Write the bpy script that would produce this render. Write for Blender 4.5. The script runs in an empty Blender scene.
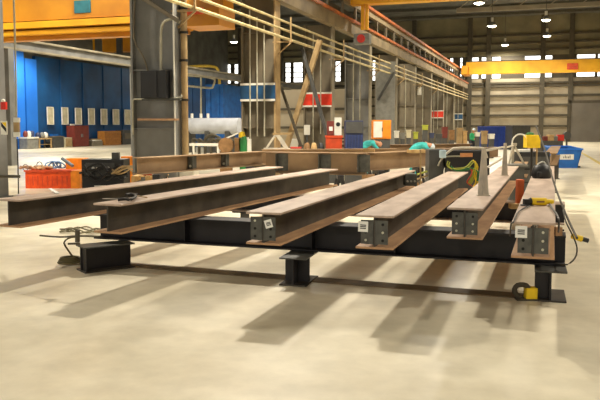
import bpy, math, random
from mathutils import Vector, Matrix
random.seed(7)
C = bpy.context.scene
COL = C.collection
PI = math.pi

# ------------------------------------------------------------------ camera
F = 730.0; CX = 300.0; CY = 185.0; HZ = 125.0; CH = 1.995
TH = math.atan((CY-HZ)/F)
PSI = math.atan(245*math.cos(TH)/F)
cam_d = bpy.data.cameras.new('camera'); cam = bpy.data.objects.new('camera', cam_d); COL.objects.link(cam)
cam_d.sensor_fit = 'HORIZONTAL'; cam_d.sensor_width = 36; cam_d.lens = 36*F/600
cam_d.shift_y = -(200-CY)/600
cam_d.clip_end = 400
cam.location = (0, 0, CH); cam.rotation_euler = (PI/2-TH, 0, PSI)
C.camera = cam
RM = Matrix.Rotation(PSI, 3, 'Z') @ Matrix.Rotation(PI/2-TH, 3, 'X')
CO = Vector((0, 0, CH))
FH = Vector((-math.sin(PSI), math.cos(PSI), 0))

def P(px, py, z=None, x=None, y=None, d=None):
    r = RM @ Vector(((px-CX)/F, (CY-py)/F, -1))
    if z is not None: t = (z-CH)/r.z
    elif x is not None: t = x/r.x
    elif y is not None: t = y/r.y
    else: t = d/r.dot(FH)
    return CO + r*t

# ------------------------------------------------------------------ materials
def lin(c):
    return tuple(((v/255)/12.92 if v/255 <= .04045 else ((v/255+.055)/1.055)**2.4) for v in c)
MATS = {}
def mat(name, c, rough=.6, metal=0, var=.12, scale=4, c2=None, emit=0, bump=0, spec=.5, mix=(.35, .65), stretch=None):
    if name in MATS: return MATS[name]
    m = bpy.data.materials.new(name); m.use_nodes = True
    nt = m.node_tree; b = nt.nodes['Principled BSDF']
    b.inputs['Roughness'].default_value = rough; b.inputs['Metallic'].default_value = metal
    b.inputs['Specular IOR Level'].default_value = spec
    L = lin(c)
    tc = nt.nodes.new('ShaderNodeTexCoord'); n = nt.nodes.new('ShaderNodeTexNoise')
    n.inputs['Scale'].default_value = scale; n.inputs['Detail'].default_value = 5
    if stretch:
        mp = nt.nodes.new('ShaderNodeMapping'); mp.inputs['Scale'].default_value = stretch
        nt.links.new(tc.outputs['Object'], mp.inputs['Vector']); nt.links.new(mp.outputs['Vector'], n.inputs['Vector'])
    else: nt.links.new(tc.outputs['Object'], n.inputs['Vector'])
    r = nt.nodes.new('ShaderNodeValToRGB')
    a = lin(c2) if c2 else tuple(v*(1-var*1.6) for v in L)
    bb = L if c2 else tuple(min(1, v*(1+var)) for v in L)
    r.color_ramp.elements[0].position = mix[0]; r.color_ramp.elements[1].position = mix[1]
    r.color_ramp.elements[0].color = (*a, 1); r.color_ramp.elements[1].color = (*bb, 1)
    nt.links.new(n.outputs['Fac'], r.inputs['Fac']); nt.links.new(r.outputs['Color'], b.inputs['Base Color'])
    if emit:
        b.inputs['Emission Color'].default_value = (*L, 1); b.inputs['Emission Strength'].default_value = emit
    if bump:
        bp = nt.nodes.new('ShaderNodeBump'); bp.inputs['Strength'].default_value = bump
        nt.links.new(n.outputs['Fac'], bp.inputs['Height']); nt.links.new(bp.outputs['Normal'], b.inputs['Normal'])
    MATS[name] = m
    return m

def floor_mat():
    m = bpy.data.materials.new('concrete floor'); m.use_nodes = True
    nt = m.node_tree; N = nt.nodes; K = nt.links; b = N['Principled BSDF']
    tc = N.new('ShaderNodeTexCoord')
    n1 = N.new('ShaderNodeTexNoise'); n1.inputs['Scale'].default_value = .55; n1.inputs['Detail'].default_value = 8; n1.inputs['Roughness'].default_value = .65
    n2 = N.new('ShaderNodeTexNoise'); n2.inputs['Scale'].default_value = 3.1; n2.inputs['Detail'].default_value = 8
    K.new(tc.outputs['Object'], n1.inputs['Vector']); K.new(tc.outputs['Object'], n2.inputs['Vector'])
    r1 = N.new('ShaderNodeValToRGB'); e = r1.color_ramp.elements
    e[0].position = .3; e[0].color = (*lin((204, 194, 168)), 1); e[1].position = .62; e[1].color = (*lin((240, 232, 208)), 1)
    r2 = N.new('ShaderNodeValToRGB'); e = r2.color_ramp.elements
    e[0].position = .3; e[0].color = (.87, .87, .86, 1); e[1].position = .6; e[1].color = (1, 1, 1, 1)
    K.new(n1.outputs['Fac'], r1.inputs['Fac']); K.new(n2.outputs['Fac'], r2.inputs['Fac'])
    mx = N.new('ShaderNodeMix'); mx.data_type = 'RGBA'; mx.blend_type = 'MULTIPLY'; mx.inputs[0].default_value = 1
    K.new(r1.outputs['Color'], mx.inputs[6]); K.new(r2.outputs['Color'], mx.inputs[7])
    K.new(mx.outputs[2], b.inputs['Base Color'])
    r3 = N.new('ShaderNodeMapRange'); r3.inputs[3].default_value = .22; r3.inputs[4].default_value = .5
    K.new(n1.outputs['Fac'], r3.inputs[0]); K.new(r3.outputs[0], b.inputs['Roughness'])
    b.inputs['Specular IOR Level'].default_value = .45
    return m

M = dict(
    floor=floor_mat(),
    flange=mat('lit flange steel', (196, 176, 160), .5, 0, c2=(164, 142, 126), scale=5, stretch=(1, .3, 1)),  # top flanges catch the light; that lightness is put into the colour
    rustlit=mat('lit and rusty brown steel', (196, 156, 116), .6, c2=(160, 122, 90), scale=4, stretch=(1, .4, 1)),  # warm light on bottom flanges painted in brown; real rust on other parts
    web=mat('shaded mill scale steel', (74, 68, 58), .5, c2=(46, 42, 38), scale=3),  # shaded side of the beam webs painted in as a darker steel
    dark=mat('shade black mill scale steel', (32, 30, 34), .55, c2=(22, 20, 25), scale=3),  # near-black holds the shade on the cross beams
    gird=mat('brown primed girder steel', (158, 130, 98), .6, c2=(130, 104, 76), scale=1.5),
    clip=mat('grey clip angle steel', (84, 84, 78), .5, c2=(62, 62, 58), scale=9),
    edge=mat('bright cut steel', (165, 160, 150), .4, .3),
    bolt=mat('zinc bolt', (190, 188, 170), .35, .4),
    hole=mat('bolt hole shadow steel', (18, 17, 16), .8),
    paper=mat('white paper', (235, 235, 230), .8, var=.04),
    ink=mat('dark ink', (60, 60, 62), .8),
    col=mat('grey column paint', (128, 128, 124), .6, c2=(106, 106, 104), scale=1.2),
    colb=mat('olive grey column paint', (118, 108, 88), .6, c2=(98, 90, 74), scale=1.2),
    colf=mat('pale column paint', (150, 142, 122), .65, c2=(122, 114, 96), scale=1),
    tan=mat('tan pipe paint', (178, 152, 108), .55, c2=(150, 124, 84), scale=3),
    pipe=mat('cream pipe paint', (214, 198, 148), .5, c2=(180, 164, 118), scale=2),
    cond=mat('galvanised conduit', (176, 172, 152), .45, .2),
    orail=mat('orange rail paint', (200, 108, 50), .5, c2=(140, 80, 48), scale=1.5),
    beige=mat('beige girder paint', (146, 130, 100), .6, c2=(116, 102, 78), scale=1),
    roof=mat('dark roof deck', (112, 112, 104), .85, c2=(88, 88, 82), scale=.6),
    truss=mat('dark truss steel', (84, 82, 72), .7),
    sid=mat('beige wall siding', (170, 160, 138), .7, c2=(148, 138, 118), scale=.5),
    sidd=mat('olive wall siding', (138, 132, 104), .7, c2=(116, 110, 88), scale=.5),
    girt=mat('dark girt steel', (74, 68, 54), .7),
    door=mat('grey roll up door', (116, 112, 104), .6, c2=(104, 100, 92), scale=.6),
    blue=mat('blue wall panel', (22, 84, 142), .45, c2=(14, 62, 108), scale=.4),
    blueb=mat('bright blue panel', (44, 124, 226), .4, c2=(34, 108, 208), scale=.4),
    dblue=mat('navy paint', (52, 60, 92), .5),
    bin=mat('blue dumpster paint', (30, 108, 190), .5, c2=(22, 88, 164), scale=2),
    glow=mat('daylit window glass', (255, 255, 250), .5, emit=1.6, var=0),
    bulb=mat('lamp lens', (255, 244, 214), .5, emit=14, var=0),
    wpane=mat('pale window panel', (214, 206, 176), .5, c2=(186, 178, 150), scale=2),
    yel=mat('yellow crane paint', (250, 188, 34), .5, c2=(226, 158, 20), scale=.7),  # brightened to carry the light on the left crane's strips
    yel2=mat('orange yellow crane paint', (214, 146, 26), .5, c2=(184, 118, 18), scale=.7),
    ylw=mat('bright yellow plastic', (246, 206, 28), .5),
    mark=mat('yellow floor paint', (226, 200, 96), .6, c2=(200, 180, 110), scale=6),
    teal=mat('teal sign paint', (40, 116, 130), .6),
    org=mat('orange box paint', (240, 88, 22), .5, c2=(214, 70, 18), scale=6),
    org2=mat('deep orange paint', (206, 74, 34), .55),
    orgy=mat('amber orange paint', (244, 142, 28), .5),
    red=mat('red paint', (206, 44, 30), .5),
    maroon=mat('maroon cabinet paint', (120, 50, 40), .55),
    bandb=mat('blue band paint', (24, 72, 112), .5),
    bandr=mat('red band paint', (222, 54, 28), .5),
    white=mat('white paint', (226, 224, 214), .5, var=.05),
    tank=mat('white tank paint', (196, 200, 208), .45, c2=(170, 172, 178), scale=1),
    blk=mat('black plastic', (30, 30, 32), .5),
    rub=mat('black rubber cable', (34, 30, 26), .6),
    cyan=mat('turquoise coverall cloth', (70, 186, 180), .8, c2=(46, 156, 156), scale=7),
    grn=mat('green work cloth', (50, 168, 110), .8),
    skin=mat('skin', (196, 140, 108), .6),
    hat=mat('white hard hat', (214, 226, 236), .35),
    hatb=mat('blue glove cloth', (60, 110, 214), .7),
    jean=mat('dark work trousers', (52, 54, 66), .8),
    wood=mat('pale timber', (206, 172, 118), .7, c2=(176, 140, 90), scale=6),
    woodd=mat('brown timber', (150, 112, 70), .7, c2=(120, 88, 52), scale=6),
    green=mat('green gas cylinder paint', (34, 120, 58), .5),
    lime=mat('yellow green hose', (170, 176, 60), .6),
    gry=mat('mid grey metal', (128, 128, 122), .5),
    plate=mat('rusty floor strip', (124, 104, 76), .6, c2=(96, 82, 60), scale=3),
    gry2=mat('dark grey metal', (74, 74, 72), .5),
    silver=mat('silver stand paint', (206, 196, 176), .45, c2=(176, 170, 158), scale=6),
)

# ------------------------------------------------------------------ mesh helpers
class MB:
    def __init__(s): s.v = []; s.f = []; s.sm = []
    def add(s, vs, fs, smooth=False):
        o = len(s.v); s.v += [Vector(v) for v in vs]
        for f in fs: s.f.append(tuple(i+o for i in f)); s.sm.append(smooth)
        return s
    def box(s, c, sz, rz=0, R=None):
        R = R or Matrix.Rotation(rz, 3, 'Z'); c = Vector(c); h = [q/2 for q in sz]
        vs = [c + R @ Vector((sx*h[0], sy*h[1], sz_*h[2])) for sz_ in (-1, 1) for sx, sy in ((-1, -1), (1, -1), (1, 1), (-1, 1))]
        return s.add(vs, [(3, 2, 1, 0), (4, 5, 6, 7), (0, 1, 5, 4), (1, 2, 6, 5), (2, 3, 7, 6), (3, 0, 4, 7)])
    def lohi(s, a, b):
        return s.box([(p+q)/2 for p, q in zip(a, b)], [abs(q-p) for p, q in zip(a, b)])
    def bar(s, a, b, w, h, up=(0, 0, 1)):
        a = Vector(a); b = Vector(b); y = (b-a); L = y.length; y.normalize()
        x = y.cross(Vector(up))
        if x.length < 1e-4: x = y.cross(Vector((0, 1, 0)))
        x.normalize(); z = x.cross(y)
        R = Matrix((x, y, z)).transposed()
        return s.box((a+b)/2, (w, L, h), R=R)
    def frus(s, a, b, r0, r1=None, n=12, cap=True):
        r1 = r0 if r1 is None else r1
        a = Vector(a); b = Vector(b); z = (b-a).normalized()
        x = z.orthogonal().normalized(); y = z.cross(x)
        vs = []
        for p, r in ((a, r0), (b, r1)):
            for k in range(n):
                t = 2*PI*k/n; vs.append(p + x*math.cos(t)*r + y*math.sin(t)*r)
        s.add(vs, [(k, (k+1) % n, n+(k+1) % n, n+k) for k in range(n)], True)
        if cap: s.add(vs, [tuple(range(n-1, -1, -1)), tuple(range(n, 2*n))])
        return s
    def tube(s, pts, r, n=6, smooth=3):
        p = [Vector(q) for q in pts]
        if smooth and len(p) > 2:
            q = []
            for i in range(len(p)-1):
                p0 = p[max(i-1, 0)]; p1 = p[i]; p2 = p[i+1]; p3 = p[min(i+2, len(p)-1)]
                for k in range(smooth):
                    t = k/smooth
                    q.append(.5*((2*p1)+(p2-p0)*t+(2*p0-5*p1+4*p2-p3)*t*t+(3*p1-p0-3*p2+p3)*t**3))
            q.append(p[-1]); p = q
        vs = []; x = None
        for i, c in enumerate(p):
            t = (p[min(i+1, len(p)-1)]-p[max(i-1, 0)])
            t = t.normalized() if t.length > 1e-7 else Vector((0, 0, 1))
            x = t.orthogonal() if x is None else (x - t*x.dot(t))
            if x.length < 1e-5: x = t.orthogonal()
            x.normalize(); y = t.cross(x)
            for k in range(n):
                a = 2*PI*k/n; vs.append(c + x*math.cos(a)*r + y*math.sin(a)*r)
        fs = [(i*n+k, i*n+(k+1) % n, (i+1)*n+(k+1) % n, (i+1)*n+k) for i in range(len(p)-1) for k in range(n)]
        s.add(vs, fs, True)
        m = len(p)
        s.add(vs, [tuple(range(n-1, -1, -1)), tuple(range((m-1)*n, m*n))])
        return s
    def lathe(s, c, prof, n=16):
        c = Vector(c); vs = []
        for r, z in prof:
            for k in range(n):
                a = 2*PI*k/n; vs.append(c+Vector((r*math.cos(a), r*math.sin(a), z)))
        fs = [(i*n+k, i*n+(k+1) % n, (i+1)*n+(k+1) % n, (i+1)*n+k) for i in range(len(prof)-1) for k in range(n)]
        s.add(vs, fs, True); m = len(prof)
        s.add(vs, [tuple(range(n-1, -1, -1)), tuple(range((m-1)*n, m*n))])
        return s
    def prism(s, poly, d):      # poly 3D points, extruded by d
        n = len(poly); d = Vector(d); p = [Vector(q) for q in poly]
        return s.add(p+[q+d for q in p], [tuple(range(n-1, -1, -1)), tuple(range(n, 2*n))]+[(k, (k+1) % n, n+(k+1) % n, n+k) for k in range(n)])
    def xform(s, mtx):
        s.v = [mtx @ v for v in s.v]; return s

def link(name, mb, m, parent=None, local=False, bevel=0):
    me = bpy.data.meshes.new(name)
    if parent is None:
        xs = [v.x for v in mb.v]; ys = [v.y for v in mb.v]; zs = [v.z for v in mb.v]
        o0 = Vector(((min(xs)+max(xs))/2, (min(ys)+max(ys))/2, min(zs)))
        vs = [v-o0 for v in mb.v]
    else:
        vs = mb.v
        if not local:
            q = parent
            chain = []
            while q: chain.append(q); q = q.parent
            inv = Matrix.Identity(4)
            for q in chain: inv = inv @ (Matrix.Translation(q.location) @ q.rotation_euler.to_matrix().to_4x4()).inverted()
            vs = [inv @ v for v in vs]
    me.from_pydata([tuple(v) for v in vs], [], mb.f)
    me.polygons.foreach_set('use_smooth', mb.sm)
    me.materials.append(m if not isinstance(m, str) else M[m])
    me.validate(); me.update()
    import bmesh
    bm = bmesh.new(); bm.from_mesh(me); bmesh.ops.recalc_face_normals(bm, faces=bm.faces); bm.to_mesh(me); bm.free()
    o = bpy.data.objects.new(name, me); COL.objects.link(o)
    if parent is None: o.location = o0
    else: o.parent = parent
    if bevel:
        b = o.modifiers.new('bevel', 'BEVEL'); b.width = bevel; b.segments = 2; b.limit_method = 'ANGLE'
    return o

def tag(o, label, cat, group=None, kind=None):
    o['label'] = label; o['category'] = cat
    if group: o['group'] = group
    if kind: o['kind'] = kind
    return o
def thing(name, label, cat, loc, rz=0, group=None):
    o = bpy.data.objects.new(name, None); COL.objects.link(o)
    o.empty_display_size = .2
    o.location = loc; o.rotation_euler = (0, 0, rz)
    return tag(o, label, cat, group)
def single(name, mb, m, label, cat, group=None, bevel=0):
    return tag(link(name, mb, m, bevel=bevel), label, cat, group)
def struct(name, mb, m):
    o = link(name, mb, m); o['kind'] = 'structure'; return o
def dup(root, loc, label=None, rz=None):
    r = root.copy(); COL.objects.link(r); r.location = loc
    if rz is not None: r.rotation_euler = (0, 0, rz)
    if label: r['label'] = label
    for ch in list(root.children):
        c = ch.copy(); COL.objects.link(c); c.parent = r
        for g in list(ch.children):
            d = g.copy(); COL.objects.link(d); d.parent = c
    return r

# ------------------------------------------------------------------ setting
YE = 94.0; XL = -42.0; XR = 16.0; ZR = 15.2; YB = -14
struct('floor', MB().lohi((XL-.3, YB, -.2), (XR+.3, YE+.3, 0)), M['floor'])
struct('ceiling', MB().lohi((XL-.3, YB, ZR), (XR+.3, YE+.3, ZR+.2)), 'roof')
struct('wall_right', MB().lohi((XR, YB, 0), (XR+.3, YE, ZR)), 'sid')
# end wall with window strip
zt = P(520, 55.5, y=YE).z; zb = P(520, 78.5, y=YE).z
def wx(px): return P(px, 70, y=YE).x
struct('wall_end', MB().lohi((XL, YE, 0), (XR, YE+.3, zb)), 'sid')
struct('wall_end_upper', MB().lohi((XL, YE, zt), (XR, YE+.3, ZR)), 'sidd')
wins = [(188, 197), (219, 231), (234, 241), (285, 291), (293, 303), (312, 322), (335, 341), (372, 378), (449.5, 453.5), (459.5, 463), (468, 479), (481, 489.5), (491.5, 501), (524, 543), (544.6, 552.5), (576, 595.5), (597, 612)]
prev = XL
for i, (a, b) in enumerate(wins):
    xa, xb = wx(a), wx(b)
    if xa - prev > .05: struct('wall_end_pier', MB().lohi((prev, YE, zb), (xa, YE+.3, zt)), 'girt')
    w = struct('window_%d' % (i+1), MB().lohi((xa, YE+.1, zb), (xb, YE+.14, zt)), 'glow')
    fr = MB()
    zm = (zb+zt)/2
    for zz in (zb+.05, zb+(zt-zb)*.25, zm, zb+(zt-zb)*.75, zt-.05): fr.lohi((xa, YE+.02, zz-.05), (xb, YE+.1, zz+.05))
    fr.lohi((xa, YE+.02, zb), (xa+.08, YE+.1, zt)); fr.lohi((xb-.08, YE+.02, zb), (xb, YE+.1, zt))
    f_ = link('window_frame', fr, 'girt', w)
    prev = xb
struct('wall_end_pier', MB().lohi((prev, YE, zb), (XR, YE+.3, zt)), 'girt')
g = MB()
for py in (83, 86, 95.5, 105, 115.3, 126, 50, 43, 35):
    z = P(520, py, y=YE).z; g.lohi((XL+.2, YE-.25, z-.12), (XR-.2, YE, z+.12))
struct('trim_1', g, 'girt')
g = MB()
for px in (470, 488.5, 542.5, 571, 610):
    x = wx(px); g.lohi((x-.28, YE-.5, 0), (x+.28, YE-.25, ZR))
for x in range(-40, -12, 6): g.lohi((x-.28, YE-.5, 0), (x+.28, YE-.25, ZR))
struct('trim_2', g, 'girt')
# roll-up door
a = P(571.5, 103, y=YE-.6); b = P(640, 103, y=YE-.6)
dr = MB(); zz = 0
dx0, dx1, dz = a.x, min(b.x, XR-.3), a.z
dr.lohi((dx0, YE-.7, 0), (dx1, YE-.56, dz))
D = struct('door_1', dr, 'door')
sl = MB()
for k in range(18): sl.lohi((dx0+.1, YE-.74, k*dz/18+.02), (dx1-.1, YE-.7, (k+.85)*dz/18))
link('door_slats', sl, 'door', D)
link('door_frame', MB().lohi((dx0-.25, YE-.8, 0), (dx0, YE-.5, dz+.3)).lohi((dx0-.25, YE-.8, dz), (dx1, YE-.5, dz+.3)), 'girt', D)
# roof trusses running across
t = MB()
for y in (60, 68, 76, 84, 90):
    t.lohi((XL+.3, y-.12, ZR-.35), (XR-.2, y+.12, ZR-.05))
struct('trim_3', t, 'truss')
z = P(540, 6.5, y=78).z
t = MB(); t.lohi((-9, 77.9, z-.22), (XR-.2, 78.2, z+.22))
for x in range(-9, 15, 3): t.bar((x, 78.05, z), (x+1.5, 78.05, ZR-.2), .1, .1)
struct('trim_4', t, 'sid')

# blue left wall
wl = MB().lohi((XL-.3, YB, 0), (XL, YE, ZR))
struct('wall_left', wl, 'roof')
def yl(px): return P(px, HZ, x=XL+.43).y
zbl = P(60, 60, x=XL).z
wp = MB()
y0, y1 = yl(38), YE-1
wp.lohi((XL+.02, y0, 0), (XL+.25, y1, zbl))
yy = y0
while yy < y1-.1:
    wp.lohi((XL+.25, yy, 0), (XL+.33, yy+.25, zbl)); yy += 3.4
struct('wall_left_panelling', wp, 'blue')
wp = MB(); wp.lohi((XL+.02, yl(4), 0), (XL+.5, yl(25), zbl+.8)); wp.lohi((XL+.02, yl(27), 0), (XL+.45, yl(38), zbl-.3))
struct('wall_left_bright_panelling', wp, 'blueb')
for i, px in enumerate((50.5, 65, 78.5, 91.5, 104, 116, 127.5)):
    ya, yb = yl(px-2.7), yl(px+2.7)
    zt_ = P(50, 107.5, x=XL+.43).z; zb_ = P(50, 124, x=XL+.43).z
    w = struct('window_%d' % (i+20), MB().lohi((XL+.41, ya, zb_), (XL+.46, yb, zt_)), 'wpane')
    link('window_frame', MB().lohi((XL+.4, ya-.06, zb_-.06), (XL+.5, ya, zt_+.06)).lohi((XL+.4, yb, zb_-.06), (XL+.5, yb+.06, zt_+.06)).lohi((XL+.4, ya-.06, zt_), (XL+.5, yb+.06, zt_+.06)).lohi((XL+.4, ya-.06, zb_-.06), (XL+.5, yb+.06, zb_)), 'white', w)

# yellow floor marking on the right
a = P(571, 146.5, z=0); b = P(600, 163.5, z=0); b = b+(b-a)*.3
single('floor_marking', MB().bar(a+Vector((0, 0, .004)), b+Vector((0, 0, .004)), .22, .006), 'mark', 'yellow painted line on the concrete floor right of the blue dumpster', 'floor marking')

# ------------------------------------------------------------------ steel beams
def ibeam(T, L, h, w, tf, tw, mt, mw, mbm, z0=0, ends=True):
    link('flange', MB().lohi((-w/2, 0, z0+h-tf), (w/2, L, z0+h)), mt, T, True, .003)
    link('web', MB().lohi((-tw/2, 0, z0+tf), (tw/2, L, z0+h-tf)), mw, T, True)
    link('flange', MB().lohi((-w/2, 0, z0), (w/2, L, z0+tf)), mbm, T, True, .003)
HB = .355; TOP = 1.065
def clip(T, sx, y=0, h=HB, n=3, w=.15, hh=.25, skip=()):
    s = MB().lohi((sx*.012, y-.006, h/2-hh/2), (sx*(.012+w), y+.012, h/2+hh/2))
    s.lohi((sx*.0101, y+.006, h/2-hh/2), (sx*.024, y+.12, h/2+hh/2))
    c = link('clip_angle', s, 'clip', T, True)
    for k in range(n):
        zz = h/2-hh/2+hh*(k+.5)/n
        m = 'hole' if (k in skip) else 'bolt'
        bm_ = MB().frus((sx*(.012+w*.6), y-.012, zz), (sx*(.012+w*.6), y-.005, zz), .013 if m == 'bolt' else .015, n=10)
        link('bolt' if m == 'bolt' else 'bolt_hole', bm_, m, c, True)
    return c
BD = {}
def beam(key, near, far, label, clips=None, tagp=None):
    a = P(*near, z=TOP); b = P(*far, z=TOP)
    d = b-a; L = d.length; rz = math.atan2(-d.x, d.y)
    T = thing('steel_beam', label, 'steel beam', (a.x, a.y, TOP-HB), rz)
    ibeam(T, L, HB, .40, .024, .018, 'flange', 'web', 'rustlit')  # lit flanges and shaded web of one steel, told apart by colour
    BD[key] = (T, a, d.normalized(), L, rz)
    if clips:
        for sx, sk in zip((-1, 1), clips): clip(T, sx, skip=sk, w=.13)
    if tagp:
        x, zc, s, ang = tagp
        R = Matrix.Rotation(ang, 3, 'Y')
        tg = link('paper_tag', MB().box((x, -.012-.006, zc), (s, .003, s*1.05), R=R), 'paper', T, True)
        ik = MB()
        for q in (-.25, 0, .22): ik.box(Vector((x, -.0205, zc)) + R @ Vector((0, 0, q*s*.7)), (s*.6, .001, s*.1), R=R)
        link('print', ik, 'ink', tg, True)
    return T
beam('1', (8, 199.3), (275, 166.5), 'long brown steel beam on the far left, passing in front of the orange box')
beam('2', (107, 203.8), (329, 168.8), 'steel beam with hand tools lying on its near end, second beam from the left')
beam('3', (263, 212.2), (406, 170), 'steel beam with a tilted white tag on its right clip angle, third beam from the left', ((0, 1), (0, 1, 2)), (.07, .235, .085, -.3))
beam('4', (374.5, 215.3), (458, 171.7), 'steel beam with a square white tag on its left clip angle, fourth from the left', ((1, 2), (0, 2)), (-.115, .235, .105, .03))
beam('5', (465, 208), (509.5, 166), 'steel beam carrying the pale tapered jack stands, fifth from the left', ((2,), (2,)))
T6 = beam('6', (533.5, 222.3), (545, 166), 'rightmost steel beam with black bag and yellow grinder lying on top', ((0, 1), ()), (-.11, .26, .11, 0))
# reddish end stiffener of beam 6
link('end_stiffener', MB().lohi((.155, .0, .024), (.19, .012, .331)), 'rustlit', T6, True)

def xbeam(name, p0, p1, z, label, cat='steel beam', w=.36, mt='dark', mw='dark', h=HB, mb_=None, grp=None):
    """beam from p0 to p1 (plan), top at z"""
    d = Vector((p1.x-p0.x, p1.y-p0.y, 0)); L = d.length; rz = math.atan2(-d.x, d.y)
    T = thing(name, label, cat, (p0.x, p0.y, z-h), rz, grp)
    ibeam(T, L, h, w, .022, .016, mt, mw, mb_ or mt)
    return T
fe0 = P(93, 214.3, z=.71); fe1 = P(566, 236.3, z=.71)
dirx = (fe1-fe0).normalized(); per = Vector((-dirx.y, dirx.x, 0))
if per.y < 0: per = -per
c0 = fe0+per*.18; c1 = fe1+per*.18
XB = xbeam('cross_beam', c0, c1, .71, 'long black cross beam lying under the near ends of all the steel beams')
for s in (1.45, 3.3, 4.4):
    link('stiffener', MB().lohi((-.15, s, .023), (.15, s+.012, .332)), 'dark', XB, True)
r1 = P(565, 203.8, z=.71)+per*.18
r0 = r1 - dirx*((r1-c0).dot(dirx)-.3)
xbeam('cross_beam', r0, r1, .71, 'second black cross beam supporting the steel beams behind the front one', mt='flange')
for k, q in enumerate((r1-dirx*.35, r1-dirx*2.4, r0+dirx*.4)):
    xbeam('support_stub', q-per*.2, q+per*.2, .355, ['short steel stub under the right end of the rear cross beam', 'short steel stub under the middle of the rear cross beam', 'short steel stub under the left end of the rear cross beam'][k], 'support stub')
# front stubs
def stub(a, rz, L, label, w=.35):
    T = thing('support_stub', label, 'support stub', (a.x, a.y, 0), rz)
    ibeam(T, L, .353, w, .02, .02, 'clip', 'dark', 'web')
    return T
q = P(292.5, 258, z=.355); S2 = stub(q, 0.05, .62, 'short dark steel stub under the middle of the front cross beam')
link('stiffener', MB().lohi((-.16, .22, .021), (.16, .235, .332)), 'dark', S2, True)
q = P(551, 271.2, z=.355); S3 = stub(q, .02, .62, 'short steel stub under the right end of the front cross beam')
link('end_plate', MB().lohi((-.17, .10, .021), (-.01, .115, .332)), 'dark', S3, True)
q = P(80, 246, z=.355); S1 = stub(q, -.62, .72, 'short dark steel stub under the left end of the front cross beam beside coiled cable', .34)
link('end_plate', MB().lohi((.03, .02, .021), (.165, .035, .332)), 'dark', S1, True)
# steel strip on the floor
a = P(126, 264.5, z=.006); b = P(540, 297.5, z=.006)
single('floor_strip', MB().bar(a, b, .27, .012), 'plate', 'thin rusty flat steel strip lying on the floor below the front cross beam', 'steel strip')

# rear girders
def girder(near, far, z1, h, label, w=.34, name='rear_girder'):
    a = P(*near, z=z1); b = P(*far, z=z1)
    d = b-a; L = d.length; rz = math.atan2(-d.x, d.y)
    T = thing(name, label, 'girder', (a.x, a.y, z1-h), rz)
    ibeam(T, L, h, w, .02, .02, 'gird', 'gird', 'gird')
    return T, a, b
def sclip(T, y, h, sx=1, label=None):
    c = link('clip_angle', MB().lohi((sx*.01, y, h*.12), (sx*.17, y+.02, h*.92)).lohi((sx*.011, y+.02, h*.12), (sx*.03, y+.3, h*.92)), 'clip', T, True)
    link('bolt', MB().frus((sx*.1, y-.02, h*.3), (sx*.1, y, h*.3), .03, n=8), 'bolt', c, True)
GA, a, b = girder((137, 157.6), (262, 151.2), 1.285, .37, 'long brown girder lying crosswise behind the beams, in front of the grey column')
GB, a2, b2 = girder((266, 151.8), (366, 153), 1.285, .56, 'deep brown girder lying crosswise behind the second and third beams')
GC, a3, b3 = girder((369, 152.8), (427, 150), 1.285, .45, 'brown girder lying in front of the crouching turquoise worker')
for TT, (p, qq), sgn, ys in ((GA, (a, b), 1, (.35, .62)), (GB, (a2, b2), 1, (.12, .55, .93))):
    L = (qq-p).length
    for f in ys: sclip(TT, f*L, .37 if TT is GA else .56)
a4 = P(368, 152.5, z=1.285); 
# further girders behind
girder((262, 149.2), (396, 148.5), 1.25, .45, 'brown girder in the second row behind, left of the crouching worker')
girder((352, 145), (470, 143.6), 1.2, .4, 'distant brown girder stretching across below the dark blue cabinet')
girder((440, 148.6), (498, 147), 1.1, .4, 'low brown girder behind the welding machine frame')
girder((520, 163.8), (533, 147), 1.02, .35, 'short pale topped beam lying behind the rightmost beam')
girder((551, 153), (556, 146), 1.2, .35, 'pale topped beam end standing beside the blue dumpster')
# trestles under the rear girders
for f, lab in ((.12, 'brown steel block under the near end of the pale topped beam by the dumpster'), (.9, 'brown steel block under the far end of the pale topped beam by the dumpster')):
    p = P(551, 153, z=1.2).lerp(P(556, 146, z=1.2), f)
    T = thing('support_block', lab, 'support block', (p.x, p.y, 0), 0)
    link('block_body', MB().lohi((-.13, -.13, .02), (.13, .13, .85)), 'web', T, True)
    link('base_plate', MB().lohi((-.17, -.17, 0), (.17, .17, .02)), 'web', T, True)
def trestle(p, h, label, rz=0):
    T = thing('trestle', label, 'trestle', (p.x, p.y, 0), rz)
    link('crossbar', MB().lohi((-.08, -.5, h-.12), (.08, .5, h-.002)), 'dark', T, True)
    for sx in (-1, 1):
        for sy in (-1, 1):
            link('leg', MB().bar((sx*.22, sy*.42, 0), (sx*.04, sy*.36, h-.1), .07, .07), 'dark', T, True)
for (px, py, zt, lab) in ((524, 159.5, .669, 'dark trestle under the short beam behind the rightmost beam'), (160, 156.6, .915, 'dark trestle under the left end of the girder by the grey column'), (250, 152, .915, 'dark trestle under the right end of the girder by the grey column'),
        (290, 152, .725, 'dark trestle under the left end of the deep brown girder'), (340, 152.6, .725, 'dark trestle beside the clip angle on the deep brown girder'),
        (380, 152.5, .835, 'dark trestle under the near end of the girder before the worker'), (418, 150.6, .835, 'dark trestle under the far end of the girder before the worker'),
        (285, 149, .8, 'dark trestle under the left end of the second row girder'), (384, 148.6, .8, 'dark trestle under the right end of the second row girder'),
        (365, 144.9, .8, 'dark trestle under the left part of the distant girder'), (450, 143.8, .8, 'dark trestle under the right part of the distant girder')):
    z1 = {.915: 1.285, .725: 1.285, .835: 1.285, .669: 1.02, .849: 1.2}.get(zt, 1.25 if py > 148 else 1.2)
    p = P(px, py, z=z1)
    trestle(p, zt, lab, PSI)

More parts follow.
